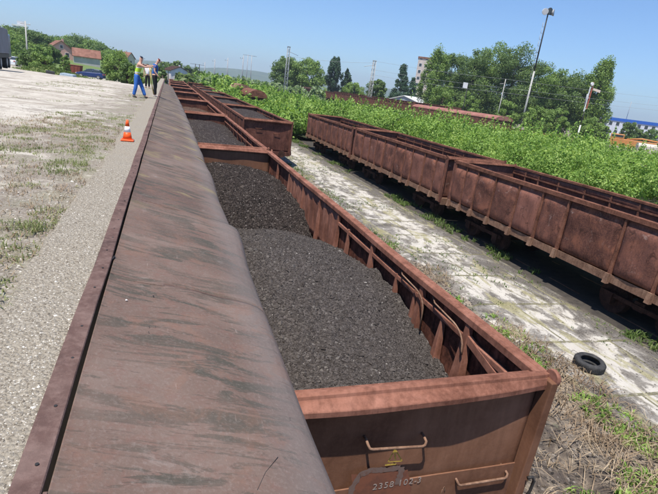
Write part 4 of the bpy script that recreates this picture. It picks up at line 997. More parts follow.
person('man in blue t-shirt and black trousers with maroon cap looking down into the wagons', (-.60, 25.8, -.02), R_(-12), B,
       dict(trousers=BLACKC, top=BLUET, topname='shirt', sleeve=.55, shoe=SHOEG, cap=True, hatm=REDC, face=(1, 0, -.5)))
C3 = dict(pelvis=(0, 0, .92), waist=(.0, 0, 1.06), chest=(.0, 0, 1.33), neck=(.01, 0, 1.49), headc=(.02, 0, 1.60), top=(.02, 0, 1.67),
          shl=(.0, .19, 1.40), ell=(-.02, .24, 1.14), wrl=(.03, .24, .90), hal=(.04, .24, .82), shr=(.0, -.19, 1.40), elr=(-.02, -.24, 1.14), wrr=(.03, -.24, .90), har=(.04, -.24, .82),
          hipl=(0, .09, .88), knl=(.02, .10, .49), anl=(-.02, .11, .09), toel=(.12, .12, .04), hipr=(0, -.09, .88), knr=(.02, -.10, .49), anr=(-.02, -.11, .09), toer=(.12, -.12, .04))
person('person in white shirt and dark trousers, half hidden between the two workers', (-1.42, 40.0, float(lotz(np.array([-1.4]), np.array([40.]))[0])), R_(-90), C3,
       dict(trousers=BLACKC, top=WHITEC, topname='shirt', sleeve=.55, shoe=SHOE, cap=False, hatm=plain('brown_hair', (.05, .03, .02), .8)))
m = MB().tube([at(149.5, 66, 24.6), at(151, 80, 24.7), at(153.5, 93.5, 24.8)], .022, 8).build('measuring_pole', plain('yellow_wood', (.50, .38, .12), .7)); tag(m, 'yellowish wooden pole held upright between the two workers', 'pole')

# ------------------------------------------------------------------ trees
def tree(label, base, H, R, mat, n=6000, shape='round', seed=0, group=None, leaf=.42, trunk=.25, low=.15, name='tree', cat='tree'):
    g = np.random.default_rng(seed+200); o = empty(name, base, label=label, cat=cat, group=group)
    r0 = random.Random(seed)
    m = MB(); top = H*.8
    m.tube([(0, 0, -.5), (.1*r0.uniform(-1, 1), .1, H*.3), (.3*r0.uniform(-1, 1), .2*r0.uniform(-1, 1), top)], [trunk, trunk*.75, trunk*.2], 7)
    nc = max(20, int(40+R*9)); cen = []
    for i in range(nc):
        for _ in range(50):
            u = g.uniform(-1, 1, 3)
            if shape == 'cone':
                h = g.random()**.8; rr = (1-h)*R*(.8+.2*math.sin(h*40)); an = g.uniform(0, 6.28); q = np.array([math.cos(an)*rr, math.sin(an)*rr, H*(low+(1-low)*h)]); break
            if shape == 'poplar':
                h = g.random(); rr = R*(math.sin(math.pi*min(1, h*.9+.08))**.7)*g.random()**.4; an = g.uniform(0, 6.28); q = np.array([math.cos(an)*rr, math.sin(an)*rr, H*(low+(1-low)*h)]); break
            if .12 < (u**2).sum() < 1:
                q = np.array([u[0]*R, u[1]*R, H*(low+(1-low)*.5)+u[2]*H*(1-low)*.5]); break
        cen.append(q)
        if i % 3 == 0: m.tube([(0, 0, max(H*.15, q[2]*.6)), tuple(q*np.array([.5, .5, .85])), tuple(q)], [trunk*.35, trunk*.2, trunk*.06], 5)
    m.build('trunk', BARK, o)
    cen = np.array(cen); ci = g.integers(0, nc, n)
    rad = (R*.29 if shape != 'cone' else R*.22)*g.uniform(.6, 1.3, nc)[ci]
    off = g.normal(size=(n, 3)); off /= np.linalg.norm(off, axis=1)[:, None]; off *= (rad*g.random(n)**.5)[:, None]; off[:, 2] *= .8
    if shape == 'poplar': off[:, 2] *= 2.2
    Cn = cen[ci]+off; Cn[:, 2] = np.maximum(Cn[:, 2], .2)
    leaves('crown', Cn, leaf*g.uniform(.6, 1.4, n), mat, o, asp=.65, seed=seed, nrm=off+np.array([0, 0, .15])*rad[:, None], jit=.9)
    return o
def tree_at(px, ptop, Y, Rpx, zb, label, mat, **k):
    x, y, z = at(px, ptop, Y); tree(label, (x, y, zb), z-zb, Rpx*Y/F*1.15*math.hypot(x, y)/max(y, 1)*1.0, mat, **k)
G = 'tall trees of the belt behind the yard'
ORD = ['leftmost', 'second', 'third', 'fourth', 'fifth', 'sixth', 'seventh', 'eighth', 'ninth', 'rightmost']
belt = [(441, 53, 128, 12), (455, 53, 134, 17), (478, 49, 128, 19), (499, 44, 128, 19), (521, 46, 122, 18), (537, 57, 120, 17), (556, 66, 116, 18), (573, 74, 112, 18), (590, 74, 112, 16), (607, 64, 106, 12)]
for i, (px, pt, Y, r) in enumerate(belt):
    tree_at(px, pt, Y, r, ZG+1, ('%s tall leafy tree of the dense belt on the right, counted from the left' % ORD[i]) if 0 < i < 9 else ('%s tall tree of the dense belt on the right' % ORD[i]), LF_TREE if i % 3 else LF_TREE2, n=24000, seed=i, group=G, leaf=.40, shape='poplar' if i in (0, 9) else 'round', low=.0)
for i, (px, pt, Y, r) in enumerate(((445, 84, 112, 10), (470, 92, 108, 9), (510, 100, 100, 9), (540, 106, 96, 10), (560, 108, 92, 9), (590, 118, 88, 9), (604, 124, 84, 6))):
    tree_at(px, pt, Y, r, ZG+.5, '%s shrubby small tree at the foot of the tree belt, counted from the left' % ['first', 'second', 'third', 'fourth', 'fifth', 'sixth', 'seventh'][i], LF_TREE2, n=9000, seed=40+i, group='shrubby trees at the foot of the belt', leaf=.33, low=0)
tree_at(287, 58, 190, 12, ZG+1, 'grey green round tree behind the lattice mast, left of the bright green one', LF_TREE, n=16000, seed=21, leaf=.55, low=.08)
tree_at(308, 59, 185, 14, ZG+1, 'bright green round tree right of the lattice mast', LF_TREE2, n=16000, seed=22, leaf=.55, low=.05)
tree_at(336, 58, 200, 7, ZG+1, 'tall narrow dark poplar in the middle of the skyline', LF_DARK, n=12000, seed=23, shape='poplar', leaf=.6, low=.05)
tree_at(348, 70, 200, 4, ZG+1, 'slim dark poplar, the smaller one beside the tall poplar', LF_DARK, n=2500, seed=24, shape='poplar', leaf=.8)
tree_at(355, 82, 170, 9, ZG+1, 'low light green tree left of the concrete catenary pole', LF_TREE2, n=7000, seed=25, leaf=.5, low=0)
tree_at(378, 79, 150, 8, ZG+1, 'dark bushy tree just right of the concrete catenary pole', LF_TREE, n=9000, seed=26, leaf=.5, low=0)
tree_at(404, 66, 175, 12, ZG+1, 'dark pointed spruce left of the white roofed warehouse', LF_DARK, n=12000, seed=27, shape='cone', leaf=.5, low=.05, name='spruce_tree')
tree_at(414, 78, 180, 7, ZG+1, 'small dark spruce beside the larger one behind the warehouse', LF_DARK, n=2500, seed=28, shape='cone', leaf=.7, name='spruce_tree')
tree_at(632, 122, 120, 6, ZG+1, 'small round tree between the tree belt and the blue roofed building', LF_TREE, n=2500, seed=29, leaf=.5, low=0)
tree_at(642, 130, 120, 5, ZG+1, 'small dark tree below the blue roofed building', LF_TREE, n=2000, seed=30, leaf=.5, low=0)
tree_at(653, 129, 126, 6, ZG+1, 'low tree at the right edge of the photo', LF_TREE, n=2000, seed=31, leaf=.5, low=0)
GL = 'trees on the slope behind the houses'
for i, (px, pt, Y, r) in enumerate(((2, 38, 150, 9), (14, 40, 140, 8), (27, 42, 135, 8), (38, 44, 135, 8), (49, 45, 140, 7), (10, 47, 120, 6), (24, 50, 118, 6))):
    x, y, z = at(px, pt, Y)
    tree_at(px, pt, Y, r, float(lotz(np.array([x]), np.array([y]))[0])-.4, '%s bushy tree from the left in the lower row in front of the slope' % ['first', 'second', 'third', 'fourth', 'fifth', 'sixth', 'seventh'][i], LF_TREE2 if i % 2 else LF_TREE, n=7000, seed=110+i, group='lower row of bushy trees at far left', leaf=.4, low=0)
left = [(3, 31, 120, 10), (12, 28, 135, 9), (24, 30, 140, 10), (36, 33, 138, 9), (47, 38, 150, 8), (58, 38, 165, 9), (70, 37, 180, 8), (82, 37, 175, 9), (93, 42, 168, 8), (103, 46, 160, 8), (112, 52, 150, 8)]
on = ['first', 'second', 'third', 'fourth', 'fifth', 'sixth', 'seventh', 'eighth', 'ninth', 'tenth', 'eleventh']
for i, (px, pt, Y, r) in enumerate(left):
    Y += 75; r += 2
    x, y, z = at(px, pt, Y)
    tree_at(px, pt, Y, r, float(lotz(np.array([x]), np.array([y]))[0])-.3, '%s tree from the left on the slope behind the houses' % on[i], LF_TREE if i % 2 else LF_TREE2, n=9000, seed=60+i, group=GL, leaf=.6, low=0)
for i, (px, pt, Y, r, lb) in enumerate(((111, 55, 98, 6, 'dense shrub right behind the blue car'), (119, 52, 92, 9, 'large rounded shrub left of the workers, beyond the lot'), (128, 62, 68, 5, 'low shrub just left of the hi-vis worker'), (136, 66, 66, 5, 'shrub showing behind the hi-vis worker'), (162, 68, 90, 3, 'small shrub right of the man in blue'),
                                        (42, 52, 88, 6, 'green shrub in front of the gabled house'), (30, 50, 92, 7, 'light shrub behind the white car'), (64, 55, 100, 3, 'shrub against the gabled house wall'))):
    x, y, z = at(px, pt, Y); tree_at(px, pt, Y, r*1.15, float(lotz(np.array([x]), np.array([y]))[0])-.4, lb, LF_TREE2 if i % 2 else LF_TREE, n=7000, seed=80+i, leaf=.26, low=0, name='shrub', cat='shrub')
for i, (px, pt, Y, r) in enumerate(((166, 62, 240, 6), (176, 61, 230, 6), (188, 66, 260, 5), (198, 68, 260, 4))):
    tree_at(px, pt, Y, r, ZG, '%s distant tree from the left at the end of the tracks' % on[i], LF_TREE, n=1800, seed=90+i, leaf=1.0, low=0, group='distant trees at the end of the tracks')
# woods far away
X = np.concatenate([GX.uniform(-60, 480, 9000), GX.uniform(60, 520, 4000)]); Y = np.concatenate([GX.uniform(300, 420, 9000), GX.uniform(230, 300, 4000)])
hh = 5.0+3.5*fbm(X*.03, Y*.03, 131)
o = leaves('woods', np.stack([X, Y, ZG+hh*GX.random(len(X))], 1), GX.uniform(1.0, 2.4, len(X)), LF_TREE, None, .3, .7); tag(o, 'low far strip of woods behind the railway yard', 'woods', kind='stuff')

# ------------------------------------------------------------------ hills
t = NT('far_hill'); v = t.coords(rnd=False); n_ = t.noise(.01, 6, .6, v)
HILL = t.done(t.ramp(n_, [(.35, (.045, .075, .04)), (.65, (.09, .12, .06))]), .95)
ang = np.linspace(R_(-75), R_(75), 220); V = []
for a in ang:
    for k, (rr, hf) in enumerate(((2300, 0), (2600, .55), (2900, 1), (3600, .9), (5200, .2))):
        h = 92+34*vnoise(np.array([a*5+9]), np.array([k*.3]), 5)[0]+14*vnoise(np.array([a*19]), np.array([k*.5]), 8)[0]
        V.append((math.sin(a)*rr, math.cos(a)*rr, ZG-1+h*hf*.50))
idx = np.arange(len(V)).reshape(-1, 5)
o = np_mesh('hills', V, np.stack([idx[:-1, :-1], idx[1:, :-1], idx[1:, 1:], idx[:-1, 1:]], -1).reshape(-1, 4), HILL, None, True); tag(o, kind='structure')

# ------------------------------------------------------------------ masts, signals
def lattice(o, H, w0, w1, mat, nseg, r=.035):
    c0 = [(-w0, -w0), (w0, -w0), (w0, w0), (-w0, w0)]; m = MB()
    def P(i, z): f = z/H; s = (w0*(1-f)+w1*f)/w0; return (c0[i][0]*s, c0[i][1]*s, z)
    for i in range(4): MB().tube([P(i, 0), P(i, H)], r, 5).build('leg', mat, o)
    for k in range(nseg):
        z0, z1_ = H*k/nseg, H*(k+1)/nseg
        for i in range(4):
            j = (i+1) % 4; m.tube([P(i, z0), P(j, z1_)], r*.6, 4); m.tube([P(i, z1_), P(j, z1_)], r*.6, 4)
    m.build('lattice', mat, o)
def mast(px, ptop, Y, label, kind, zb=ZG, group=None, name='catenary_mast', cat='mast', mat=CONCP, arm=-1):
    x, y, z = at(px, ptop, Y); H = z-zb
    o = empty(name, (x, y, zb), label=label, cat=cat, group=group)
    s = Y/100
    if kind == 'lattice':
        lattice(o, H, .42, .26, mat, 12, .05)
        MB().box(-.35, .35, -.35, .35, H, H+.12).build('top_plate', mat, o)
        MB().tube([(0, 0, H*.93), (arm*2.4, 0, H*.88)], .05, 5).build('cantilever_arm', mat, o)
    elif kind == 'pole':
        MB().tube([(0, 0, 0), (0, 0, H)], [.13*s, .08*s], 8).build('pole', mat, o)
        MB().tube([(0, 0, H*.92), (arm*1.3, 0, H*.90)], .05, 5).build('cantilever_arm', mat, o)
        for k in (.2, .9): MB().tube([(arm*k*1.3, 0, H*.915), (arm*k*1.3, 0, H*.94)], .07, 6).build('insulator', DARKM, o)
    elif kind == 'H':
        for k in (-.45, .45): MB().tube([(k*s, 0, 0), (k*s*.8, 0, H)], .07*s, 6).build('pole', mat, o)
        MB().box(-2.2*s*.6, 2.2*s*.6, -.06, .06, H-.30, H-.15).build('crossarm', mat, o)
    return o, (x, y, z)
mast(289, 47, 120, 'tall grey lattice catenary mast left of centre above the bushes', 'lattice', mat=STEELG, arm=1)
_, W1_ = mast(374.7, 61, 110, 'pale concrete catenary pole standing behind the far wagon row', 'lattice')
_, W2_ = mast(505.8, 79, 100, 'slim grey pole in front of the tree belt, left of the floodlight mast', 'pole', mat=CONCP)
GM = 'far masts on the left skyline'
for i, (px, pt, Y, kd, lb) in enumerate(((250, 55, 210, 'H', 'far double pole mast with crossarm, tallest of the far skyline masts'), (243.5, 55.5, 215, 'pole', 'thin far pole just left of the double pole mast'), (228, 58, 240, 'pole', 'thin far mast above the reeds, second from the double pole mast'),
                                         (215, 59, 270, 'pole', 'thin far mast above the start of the blue hill'), (205, 62, 330, 'pole', 'tiny far mast right of the distant trees'), (273, 64, 210, 'pole', 'faint thin mast just left of the lattice mast'), (197.5, 64, 300, 'H', 'leftmost dark mast at the end of the tracks'))):
    mast(px, pt, Y, lb, kd, group=GM, mat=STEELG if i != 6 else DARKM)
# pole with white square board
o, q = mast(468, 84, 104, 'dark pole carrying a white square board before the tree belt', 'pole', name='signal_board_post', cat='signal board', mat=DARKM)
MB().box(-1.30, -.10, -.12, -.04, q[2]-ZG-1.0, q[2]-ZG+.25).build('board', WHITEP, o)
# floodlight mast
x, y, z = at(548, 14, 100); H = z-ZG
fl = empty('floodlight_mast', (x, y, ZG), label='very tall thin floodlight mast with three round lamps', cat='floodlight mast')
MB().tube([(0, 0, 0), (0, 0, H*.55)], [.24, .20], 8).build('lower_pole', CONCP, fl); MB().tube([(0, 0, H*.55), (0, 0, H)], [.17, .14], 8).build('upper_pole', DARKM, fl)
for k in range(9):
    zz = H*(.50+.05*k); MB().tube([(-.15, 0, zz), (-.75, 0, zz), (-.75, 0, zz+.9)], .045, 4).build('ladder_hoop', STEELG, fl)
MB().tube([(-.62, 0, H*.48), (-.62, 0, H*.93)], .035, 4).build('ladder_rail', STEELG, fl)
MB().box(-.9, .9, -.06, .06, H-.1, H+.05).build('crossbar', DARKM, fl)
for (dx, dz, dd, mt) in ((-1.05, .35, (-.3, -1, -.25), WHITEP), (.10, .62, (.1, -1, -.1), DARKM), (1.15, .45, (.75, -.8, .1), STEELG)):
    d = Vector(dd).normalized(); p = Vector((dx, -.1, H+dz))
    lm = MB().tube([tuple(p-d*.55), tuple(p-d*.35), tuple(p), tuple(p+d*.25)], [.2, .42, .68, .72], 16).build('floodlight', mt, fl)
    MB().tube([tuple(p+d*.25), tuple(p+d*.28)], .62, 16).build('lens', GLASS if mt != WHITEP else WHITEP, lm)
    MB().tube([(dx*.8, 0, H), tuple(p)], .07, 5).build('bracket', DARKM, fl)
# semaphore
x, y, z = at(593, 82, 80); H = z-ZG
sg = empty('semaphore_signal', (x, y, ZG), label='railway semaphore signal with red and white mast and a raised arm', cat='signal')
RW = plain('faded_red_paint', (.42, .12, .08), .6, .2)
MB().tube([(-.12, 0, 0), (-.12, 0, H*.35)], .13, 8).build('lower_mast', WHITEP, sg); MB().tube([(-.12, 0, H*.35), (-.12, 0, H*.58)], .09, 8).build('middle_mast', DARKM, sg)
MB().box(-.36, -.18, -.06, .06, H*.56, H*.93).build('white_upright', WHITEP, sg)
MB().box(.12, .32, -.06, .06, H*.60, H).build('red_upright', RW, sg)
for k in range(5): MB().box(-.18, .12, -.04, .04, H*(.60+.08*k), H*(.60+.08*k)+.1).build('rung', RW if k % 2 else WHITEP, sg)
MB().tube([(-.1, -.2, H*.97), (-.1, .1, H*.97)], .32, 14).build('lamp_hood', WHITEP, sg)
MB().tube([(-.55, 0, H*.66), (-.5, 0, H*.82)], .12, 8).build('counterweight', STEELG, sg)
dv = Vector((1.9, 0, .10)); MB().hexa([(.55, -.04, H*.885), (2.45, -.04, H*.86), (2.45, .04, H*.86), (.55, .04, H*.885)], [(.55, -.04, H*.915), (2.45, -.04, H*.90), (2.45, .04, H*.90), (.55, .04, H*.915)]).build('arm', plain('cream_arm', (.75, .62, .50), .5), sg)
# wires
def wire(a, b, sag, label, r=.018):
    a, b = Vector(a), Vector(b); pts = [tuple(a.lerp(b, k/14)-Vector((0, 0, sag*4*(k/14)*(1-k/14)))) for k in range(15)]
    o = MB().tube(pts, r, 4).build('overhead_wire', STEELG); tag(o, label, 'wire', 'overhead wires of the yard'); return o
W3_ = at(720, 104, 96)
for dz, lb in ((.0, 'top'), (-1.9, 'middle'), (-3.0, 'lowest')):
    wire((W1_[0], W1_[1], W1_[2]+dz), (W2_[0], W2_[1], W2_[2]+dz), .3, '%s overhead wire from the concrete catenary pole to the slim grey pole' % lb)
    wire((W2_[0], W2_[1], W2_[2]+dz), (W3_[0], W3_[1], W3_[2]+dz), .3, '%s overhead wire crossing in front of the tree belt to the right edge' % lb)
wire(at(289, 56, 120), (W1_[0], W1_[1], W1_[2]-.4), .4, 'overhead wire between the lattice mast and the concrete catenary pole', .022)
# left utility pole
x, y, z = at(25.2, 21, 95); zb = float(lotz(np.array([x]), np.array([y]))[0])
o = empty('utility_pole', (x, y, zb), label='grey wooden utility pole in front of the trees at far left', cat='utility pole')
MB().tube([(0, 0, -.2), (0, 0, z-zb)], [.14, .10], 8).build('pole', CONCP, o); MB().box(-.7, .7, -.05, .05, z-zb-.5, z-zb-.4).build('crossarm', CONCP, o)
for k in (-.6, 0, .6): MB().tube([(k, 0, z-zb-.4), (k, 0, z-zb-.25)], .04, 6).build('insulator', WHITEP, o)

# ------------------------------------------------------------------ buildings
TILE = rust('roof_tiles', (.13, .065, .048), (.21, .10, .07), (.28, .15, .115), .2, scale=.8)
def plaster(n_, c): return plain(n_, c, .9, .12, .6)
def house(label, loc, rz, w, d, h, rh, wallm, roofm, wins, chimney=True, eave=.35):
    o = empty('house', loc, rz, label=label, cat='house')
    m = MB().box(-w/2, w/2, 0, d, -3, h)
    m.add([(-w/2, 0, h), (w/2, 0, h), (0, 0, h+rh), (-w/2, d, h), (w/2, d, h), (0, d, h+rh)], [(0, 1, 2), (4, 3, 5)]); m.build('wall', wallm, o)
    e = eave; k = rh/(w/2)
    m = MB()
    for s in (-1, 1):
        x1 = s*(w/2+e); zl = h-k*e
        m.add([(0, -e, h+rh+.02), (x1, -e, zl+.02), (x1, d+e, zl+.02), (0, d+e, h+rh+.02), (0, -e, h+rh+.2), (x1, -e, zl+.2), (x1, d+e, zl+.2), (0, d+e, h+rh+.2)],
              [(0, 1, 2, 3), (4, 7, 6, 5), (0, 4, 5, 1), (1, 5, 6, 2), (2, 6, 7, 3), (3, 7, 4, 0)])
    rf = m.build('roof', roofm, o)
    if chimney: MB().box(w*.12, w*.12+.5, d*.4, d*.4+.5, h, h+rh+.7).build('chimney', wallm, rf)
    for (wx, wz, ww, wh) in wins:
        f_ = MB().box(wx-ww/2-.08, wx+ww/2+.08, -.05, -.003, wz-.08, wz+wh+.08).build('window', WHITEP, o); MB().box(wx-ww/2, wx+ww/2, -.065, -.052, wz, wz+wh).build('pane', GLASS, f_)
    for yy in np.arange(2, d-1.5, 3):
        for s in (1, -1):
            f_ = MB().box(min(s*(w/2+.003), s*(w/2+.05)), max(s*(w/2+.003), s*(w/2+.05)), yy, yy+1.0, .45, h-.3).build('window', WHITEP, o); MB().box(min(s*(w/2+.052), s*(w/2+.065)), max(s*(w/2+.052), s*(w/2+.065)), yy+.08, yy+.92, .53, h-.38).build('pane', GLASS, f_)
    return o
x, y, z = at(62, 60, 165); house('gabled house with pinkish wall and steep brown roof', (x, y, z), R_(20), 6.0, 8, 2.9, 2.2, plaster('pink_plaster', (.60, .36, .30)), TILE, [(-1.4, 1.0, .9, 1.1), (1.4, 1.0, .9, 1.1), (0, 3.2, .7, .8)])
x, y, z = at(73.5, 59, 160); house('long low house with wide red brown tiled roof', (x, y, z), R_(-80), 5.6, 6.6, 1.0, 1.9, plaster('grey_beige_plaster', (.44, .42, .40)), TILE, [(-1.5, .9, .9, 1.0), (1.5, .9, .9, 1.0)], chimney=False)
x, y, z = at(131, 66, 250); house('distant house with orange brown roof behind the hi-vis worker', (x, y, z+.3), R_(60), 6, 7, 3.0, 2.3, plaster('cream_plaster', (.55, .50, .42)), TILE, [(0, 1, 1, 1)])
x, y, z = at(180, 74, 200); house('small white house far away at the end of the tracks', (x, y, ZG), R_(20), 7, 8, 4.6, 1.6, plaster('white_plaster', (.72, .70, .68)), RUST_D, [(-1.5, 2, 1, 1.2), (1.5, 2, 1, 1.2)])
def block(label, loc, rz, w, d, h, wallm, cols, rows, roofm=None, name='building', cat='building', cap=.6):
    o = empty(name, loc, rz, label=label, cat=cat)
    MB().box(-w/2, w/2, 0, d, 0, h).build('wall', wallm, o); MB().box(-w/2-.3, w/2+.3, -.3, d+.3, h, h+cap).build('roof', roofm or wallm, o)
    for i in range(cols):
        for j in range(rows):
            cx_ = -w/2+(i+.5)*w/cols; cz = h*.06+(j+.3)*h/rows
            f_ = MB().box(cx_-w/cols*.28, cx_+w/cols*.28, -.06, -.003, cz, cz+h/rows*.5).build('window', WHITEP, o); MB().box(cx_-w/cols*.24, cx_+w/cols*.24, -.08, -.062, cz+.1, cz+h/rows*.5-.1).build('pane', GLASS, f_)
    return o
x, y, z = at(21, 25, 250); b = block('white tall building poking out above the trees at far left', (x-.5, y, 0), R_(10), 5.0, 7, z-.6, plaster('white_render', (.70, .70, .68)), 3, 7)
MB().box(-1, 1.6, 2, 5, z, z+1.6).build('roof_hut', plaster('grey_render', (.55, .56, .58)), b)
x, y, z = at(427, 59, 250); block('tall pale apartment tower with brown spots behind the tree belt', (x, y, ZG), R_(-28), 9, 10, z-ZG, plaster('mottled_tower', (.52, .45, .40)), 3, 8, roofm=TILE, cap=.9)
# warehouse
x, y, z = at(403, 104, 165)
wh = empty('warehouse', (x, y, ZG), R_(-58), label='low warehouse with white metal roof behind the far wagons', cat='warehouse')
w_, d_, h_ = 16, 26, z-ZG-.4+1.0
t = NT('white_sheet_roof'); v = t.coords(rnd=False); wv = t.n('ShaderNodeTexWave', i_Scale=1.2, i_Vector=v).outputs['Fac']; WR = t.done(t.ramp(t.noise(.6, 5, .6, v), [(.3, (.55, .56, .55)), (.7, (.74, .74, .72))]), .6, wv, .3, .03)
m = MB().box(-w_/2, w_/2, 0, d_, 0, h_); m.add([(-w_/2, 0, h_), (w_/2, 0, h_), (0, 0, h_+2.2), (-w_/2, d_, h_), (w_/2, d_, h_), (0, d_, h_+2.2)], [(0, 1, 2), (4, 3, 5)]); m.build('wall', plaster('grey_blue_wall', (.30, .34, .38)), wh)
m = MB()
for s in (-1, 1):
    x1 = s*(w_/2+.4); m.add([(0, -.4, h_+2.22), (x1, -.4, h_-.08), (x1, d_+.4, h_-.08), (0, d_+.4, h_+2.22), (0, -.4, h_+2.42), (x1, -.4, h_+.12), (x1, d_+.4, h_+.12), (0, d_+.4, h_+2.42)], [(0, 1, 2, 3), (4, 7, 6, 5), (0, 4, 5, 1), (1, 5, 6, 2), (2, 6, 7, 3), (3, 7, 4, 0)])
m.build('roof', WR, wh)
for k in range(3): MB().box(-w_/2+2+k*4.6, -w_/2+5+k*4.6, -.06, -.003, .1, 3.5).build('door', DARKM, wh)
# blue-roofed building far right
x, y, z = at(637, 121, 190)
b = block('far pale building with bright blue roof at right', (x, y, ZG), R_(-35), 26, 14, z-ZG-1.2, plaster('pale_grey_wall', (.55, .57, .62)), 8, 2, roofm=plain('blue_sheet', (.02, .10, .42), .5), cap=1.5)
MB().tube([(-4, 4, z-ZG), (-4, 4, z-ZG+9)], .12, 6).build('antenna', STEELG, b)
x, y, z = at(614, 120, 200); block('far low building with brown red front left of the blue roof', (x, y, ZG), R_(-35), 12, 10, z-ZG, plaster('red_brown_wall', (.36, .22, .18)), 4, 2, roofm=plain('slate_roof', (.2, .22, .26), .7))
# orange machine / long orange vehicle at right
x, y, z = at(641, 143, 85)
ORB = plain('orange_paint', (.50, .22, .07), .5, .15, 2)
o = empty('track_machine', (x, y, ZG), R_(-48), label='long orange railway maintenance machine behind the bushes at right', cat='rail vehicle')
h0 = z-ZG
MB().box(-6.5, 6.5, -1.3, 1.3, h0-1.0, h0+.35).build('body', ORB, o, .08); MB().box(-6.4, -3.6, -1.25, 1.25, h0+.36, h0+1.35).build('cab', ORB, o, .12)
MB().box(-6.2, -3.8, -1.262, -1.253, h0+.65, h0+1.15).build('cab_window', GLASS, o)
MB().box(-6.6, 6.6, -1.35, 1.35, h0-1.3, h0-1.05).build('frame', plain('yellow_frame', (.55, .36, .08), .6), o)
MB().tube([(-3, 0, h0+.4), (0, 0, h0+.9), (5.5, 0, h0+.5)], .16, 6).build('boom', ORB, o)
for k in (-5, -3.4, 3.4, 5): MB().tube([(k, -.85, .46), (k, .85, .46)], .46, 14).build('wheel', RUST_D, o)
MB().box(-1, 1, -1.0, 1.0, .7, h0-1.3).build('tank', DARKM, o)
x, y, z = at(652, 147, 70)
o = MB().extrude([(-1.2, 0), (1.2, 0), (1.25, .9), (.9, 1.35), (-.9, 1.35), (-1.25, .9)], 'x', lin(-2.5, 2.5, 4)).build('sand_bunker', plain('pale_sandy_concrete', (.55, .50, .42), .9)); o.location = (x, y, z-.9); o.rotation_euler = (0, 0, R_(-40)); tag(o, 'pale concrete bunker poking out of bushes at the right edge', 'bunker')

# ------------------------------------------------------------------ vehicles on the lot
def wheel(o, x, y, r=.31, w=.2):
    wv_ = empty('wheel', (x, y, r)); wv_.parent = o
    s = 1 if y > 0 else -1
    MB().tube([(0, -w/2, 0), (0, w/2, 0)], r, 18).build('tyre', TYRE, wv_, .03); MB().tube([(0, s*(w/2), 0), (0, s*(w/2+.012), 0)], r*.62, 14).build('rim', STEELG, wv_)
def car(label, loc, rz, paint, glassm=GLASS, L=4.1, Wd=1.7, hatch=True, group=None):
    o = empty('parked_car', loc, rz, label=label, cat='car', group=group); h = L/2
    prof = [(-h, .35), (-h+.03, .72), (-h+.18, .95), (-h+.42, 1.02), (-h+.95, .99), (.55, .96), (1.15, .92), (h-.15, .76), (h, .58), (h, .35)]
    m = MB(); ts = [-Wd/2, -Wd/2+.1, Wd/2-.1, Wd/2]
    m.extrude([(a, b) for a, b in prof], 'y', ts, off=lambda t_, a, b: (a, b-(.05 if abs(t_) > Wd/2-.05 and b > .6 else 0))); m.v = [(a, b, c) for a, b, c in m.v]
    m.build('body', paint, o, .05, 3)
    cab = [(-h+.30, .98), (-h+.62, 1.42), (-.2, 1.47), (.35, 1.40), (1.15, .92)]
    m = MB(); n = len(cab)
    for s in (-1, 1):
        for a, b in cab: m.v.append((a, s*(Wd/2-.06-(b-.9)*.38), b))
    m.f.append(list(range(n))[::-1]); m.f.append([n+i for i in range(n)])
    for i in range(n-1): m.f.append([i, i+1, n+i+1, n+i])
    m.f.append([n-1, 0, n, 2*n-1]); m.sm = [False]*len(m.f)
    m.build('windows', glassm, o, .02)
    MB().extrude([(-h+.60, 1.41), (-.2, 1.462), (.36, 1.395), (.36, 1.43), (-.2, 1.50), (-h+.60, 1.45)], 'y', [-(Wd/2-.26), Wd/2-.26]).build('roof', paint, o, .015)
    for xx in (-.45, .55):
        for s in (-1, 1): MB().tube([(xx, s*(Wd/2-.06), .95), (xx-.05, s*(Wd/2-.26), 1.44)], .035, 5).build('pillar', paint, o)
    for s in (-1, 1):
        MB().box(h-.12, h+.01, min(s*.5, s*.78), max(s*.5, s*.78), .60, .72).build('headlight', WHITEP, o); MB().box(-h-.012, -h+.1, min(s*.55, s*.8), max(s*.55, s*.8), .72, .9).build('tail_light', RW, o)
        for xx in (-h+.75, h-.78): wheel(o, xx, s*(Wd/2-.08))
    MB().box(-h-.03, h+.03, -Wd/2+.08, Wd/2-.08, .22, .40).build('bumper', paint, o, .04)
    return o
def gl(px, py, Y=None, fix=False):
    if fix: x, y, z = at(px, py, Y); return (x, y, float(lotz(np.array([x]), np.array([y]))[0]))
    return gl_(px, py)
def gl_(px, py):                  # where the sight line through a photo point meets the lot
    for Yk in np.arange(20, 260, .5):
        x, y, z = at(px, py, Yk); g0 = float(lotz(np.array([x]), np.array([y]))[0])
        if z < g0: return (x, y, g0)
    return (x, y, g0)
CB = plain('dark_blue_car_paint', (.01, .03, .13), .25, .05, 1, spec=.6, bump=0); CS = plain('silver_car_paint', (.55, .57, .60), .3, .05, 1, spec=.6, bump=0)
car('dark blue hatchback parked side on at the lot edge', gl(91, 75.5, 90, True), R_(172), CB)
car('silver white car seen from behind near the parked lorry', gl(17, 62, 98, True), R_(75), CS)
